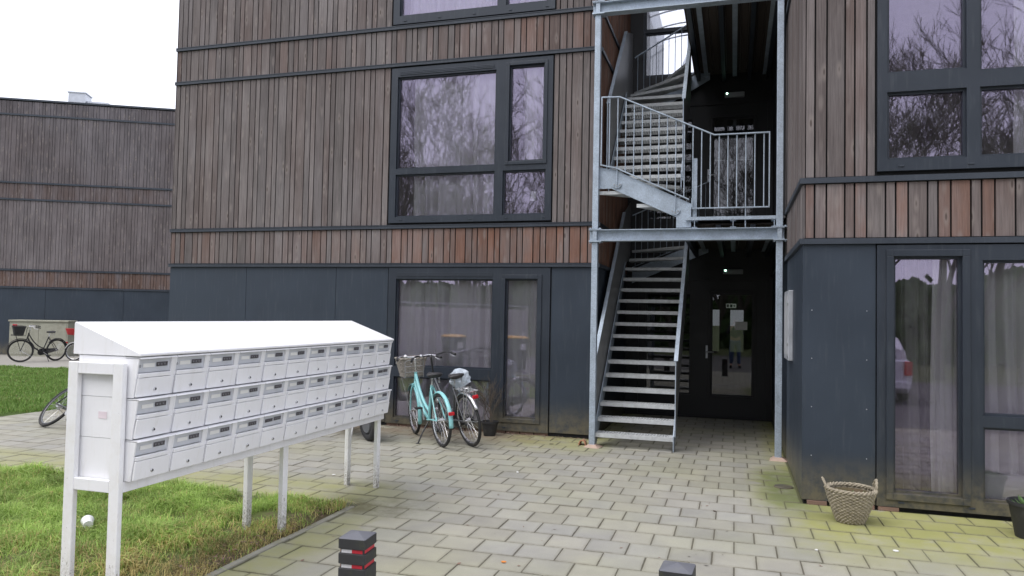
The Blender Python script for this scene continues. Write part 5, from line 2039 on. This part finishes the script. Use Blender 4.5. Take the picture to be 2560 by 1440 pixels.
# parked car
car = thing('parked_car', 'white hatchback mirrored in the glazed door beside the wicker basket', 'car', (0, 0, 0))
def lathe_body(sec, mat, nm, bev=0.0):
    # sec: list of (y, [(half width, z), ...]) cross sections along the car
    n = len(sec[0][1])
    vs = []
    for y, pr in sec:
        for w, z in pr:
            vs.append((w, y, z))
        for w, z in reversed(pr):
            vs.append((-w, y, z))
    m = 2 * n
    fs = [(i * m + k, i * m + (k + 1) % m, (i + 1) * m + (k + 1) % m, (i + 1) * m + k) for i in range(len(sec) - 1) for k in range(m)]
    fs += [tuple(range(m)), tuple((len(sec) - 1) * m + k for k in range(m))]
    ob = MB().add(vs, fs).build(nm, mat, car, True)
    return ob
lathe_body([(0, [(.68, .30), (.76, .42), (.78, .62), (.76, .80), (.66, .88)]), (-.15, [(.72, .2), (.80, .38), (.82, .66), (.79, .86), (.70, .93)]), (-1.2, [(.74, .18), (.81, .36), (.83, .66), (.80, .88), (.72, .94)]),
            (-2.5, [(.74, .18), (.81, .36), (.83, .64), (.79, .86), (.70, .92)]), (-3.3, [(.72, .2), (.79, .38), (.80, .58), (.74, .74), (.60, .80)]), (-3.62, [(.58, .3), (.66, .4), (.66, .52), (.6, .6), (.5, .64)])], 'car_white', 'body')
lathe_body([(-.12, [(.70, .90), (.68, 1.05), (.62, 1.12), (.5, 1.14)]), (-.45, [(.73, .92), (.68, 1.2), (.60, 1.36), (.5, 1.385)]), (-1.4, [(.74, .92), (.69, 1.25), (.61, 1.42), (.5, 1.45)]), (-2.2, [(.72, .90), (.66, 1.2), (.58, 1.36), (.48, 1.385)]), (-2.85, [(.66, .86), (.62, .9), (.55, .92), (.46, .93)])], 'car_white', 'cabin')
MB().add([(-.5, -.095, .97), (.5, -.095, .97), (.46, -.36, 1.29), (-.46, -.36, 1.29)], [(0, 1, 2, 3)]).build('rear_window', 'car_glass', car)
for s in (-1, 1):
    MB().prism([(-.55, .98), (-2.4, .98), (-2.0, 1.28), (-.75, 1.28)], 'x', s * .705 - .012, s * .705 + .012).build('side_window', 'car_glass', car)
    MB().obox((s * .70, .012, .74), ((1, 0, 0), (0, 1, 0), (0, 0, 1)), (.075, .05, .15)).build('tail_light', 'lamp_red', car, bevel=.02)
    for y in (-.72, -2.95):
        MB().lathe([(0, -.09), (.2, -.09), (.29, -.08), (.30, 0), (.29, .08), (.2, .09), (0, .09)], (s * .74, y, .30), 26, 'x').build('wheel', 'rubber', car, True)
B(-.26, .26, .008, .022, .58, .70).build('number_plate', 'bin_yellow', car)
MB().box(-.72, .72, -.02, .06, .30, .47).build('bumper', 'car_white', car, bevel=.03)
car.location = (2.80, -2.25, 0)

# the photographer, seen only in the door glass
def skinned(name, joints, edges, mat, parent):
    me = bpy.data.meshes.new(name)
    me.from_pydata([j[0] for j in joints], edges, [])
    o = bpy.data.objects.new(name, me)
    COL.objects.link(o)
    md = o.modifiers.new('skin', 'SKIN')
    for i, j in enumerate(joints):
        r = j[1]
        me.skin_vertices[0].data[i].radius = (r, r) if not isinstance(r, tuple) else r
    me.skin_vertices[0].data[0].use_root = True
    md.use_smooth_shade = True
    sb = o.modifiers.new('smooth', 'SUBSURF')
    sb.levels = 1
    sb.render_levels = 2
    me.materials.append(MT[mat])
    if parent is not None:
        o.parent = parent
    ORG[o] = Vector()
    return o
J = [((0, 0, .95), (.15, .11)), ((0, 0, 1.18), (.14, .10)), ((0, .0, 1.40), (.17, .10)), ((0, .0, 1.50), .06), ((0, .02, 1.60), (.075, .085)), ((0, .02, 1.72), (.07, .085)),
     ((.19, .0, 1.42), .06), ((.27, .06, 1.18), .048), ((.12, .30, 1.38), .036), ((.06, .33, 1.46), (.03, .025)), ((-.19, .0, 1.42), .06), ((-.27, .06, 1.18), .048), ((-.12, .30, 1.38), .036), ((-.06, .33, 1.46), (.03, .025)),
     ((.10, 0, .90), .095), ((.12, .02, .50), .065), ((.13, -.02, .08), .045), ((.15, .13, .04), (.04, .035)), ((-.10, 0, .90), .095), ((-.12, .02, .50), .065), ((-.13, -.02, .08), .045), ((-.15, .13, .04), (.04, .035))]
Ed = [(0, 1), (1, 2), (2, 3), (3, 4), (4, 5), (2, 6), (6, 7), (7, 8), (8, 9), (2, 10), (10, 11), (11, 12), (12, 13), (0, 14), (14, 15), (15, 16), (16, 17), (0, 18), (18, 19), (19, 20), (20, 21)]
per = skinned('person', J, Ed, 'skin', None)
tag(per, 'person in dark jacket and blue jeans raising a phone, mirrored in the door', 'person')
skinned('jacket', [((0, 0, .98), (.17, .13)), ((0, 0, 1.18), (.165, .125)), ((0, 0, 1.40), (.185, .12)), ((.19, .0, 1.42), .075), ((.27, .06, 1.18), .06), ((.14, .27, 1.36), .047), ((-.19, .0, 1.42), .075), ((-.27, .06, 1.18), .06), ((-.14, .27, 1.36), .047)],
        [(0, 1), (1, 2), (2, 3), (3, 4), (4, 5), (2, 6), (6, 7), (7, 8)], 'jacket', per)
skinned('jeans', [((0, 0, .94), (.155, .12)), ((.10, 0, .88), .11), ((.12, .02, .50), .083), ((.13, -.02, .10), .065), ((-.10, 0, .88), .11), ((-.12, .02, .50), .083), ((-.13, -.02, .10), .065)],
        [(0, 1), (1, 2), (2, 3), (0, 4), (4, 5), (5, 6)], 'denim', per)
for s in (-1, 1):
    MB().obox((s * .145, .05, .035), ((1, 0, 0), (0, 1, 0), (0, 0, 1)), (.045, .13, .035)).build('shoe', 'black_plastic', per, bevel=.02)
hr = MB().lathe([(0, 1.825), (.05, 1.815), (.085, 1.77), (.09, 1.70), (.08, 1.64)], (0, .0, 0), 18)
hr.build('hair', 'hair', per, True)
for s in (-1, 1):
    for q in range(4):
        MB().tube([(s * .07, .335, 1.44 + q * .018), (s * .055, .365, 1.445 + q * .018), (s * .03, .372, 1.447 + q * .018)], [.009, .0085, .007], 6).build('finger', 'skin', per, True)
    MB().tube([(s * .07, .33, 1.43), (s * .05, .325, 1.47), (s * .025, .335, 1.49)], [.011, .010, .008], 6).build('thumb', 'skin', per, True)
    MB().lathe([(0, .012), (.009, .008), (.010, 0)], (s * .03, .098, 1.672), 8).build('eye', 'ink', per)
MB().tube([(0, .085, 1.67), (0, .125, 1.63)], [.012, .018], 8).build('nose', 'skin', per, True)
per.location = (.05, -.62, 0)
ph = B(-.03 + .02, .115 + .02, -.265, -.256, 1.46, 1.54).build('phone', 'black_plastic')
tag(ph, 'dark phone held up in both hands by the mirrored photographer', 'phone')
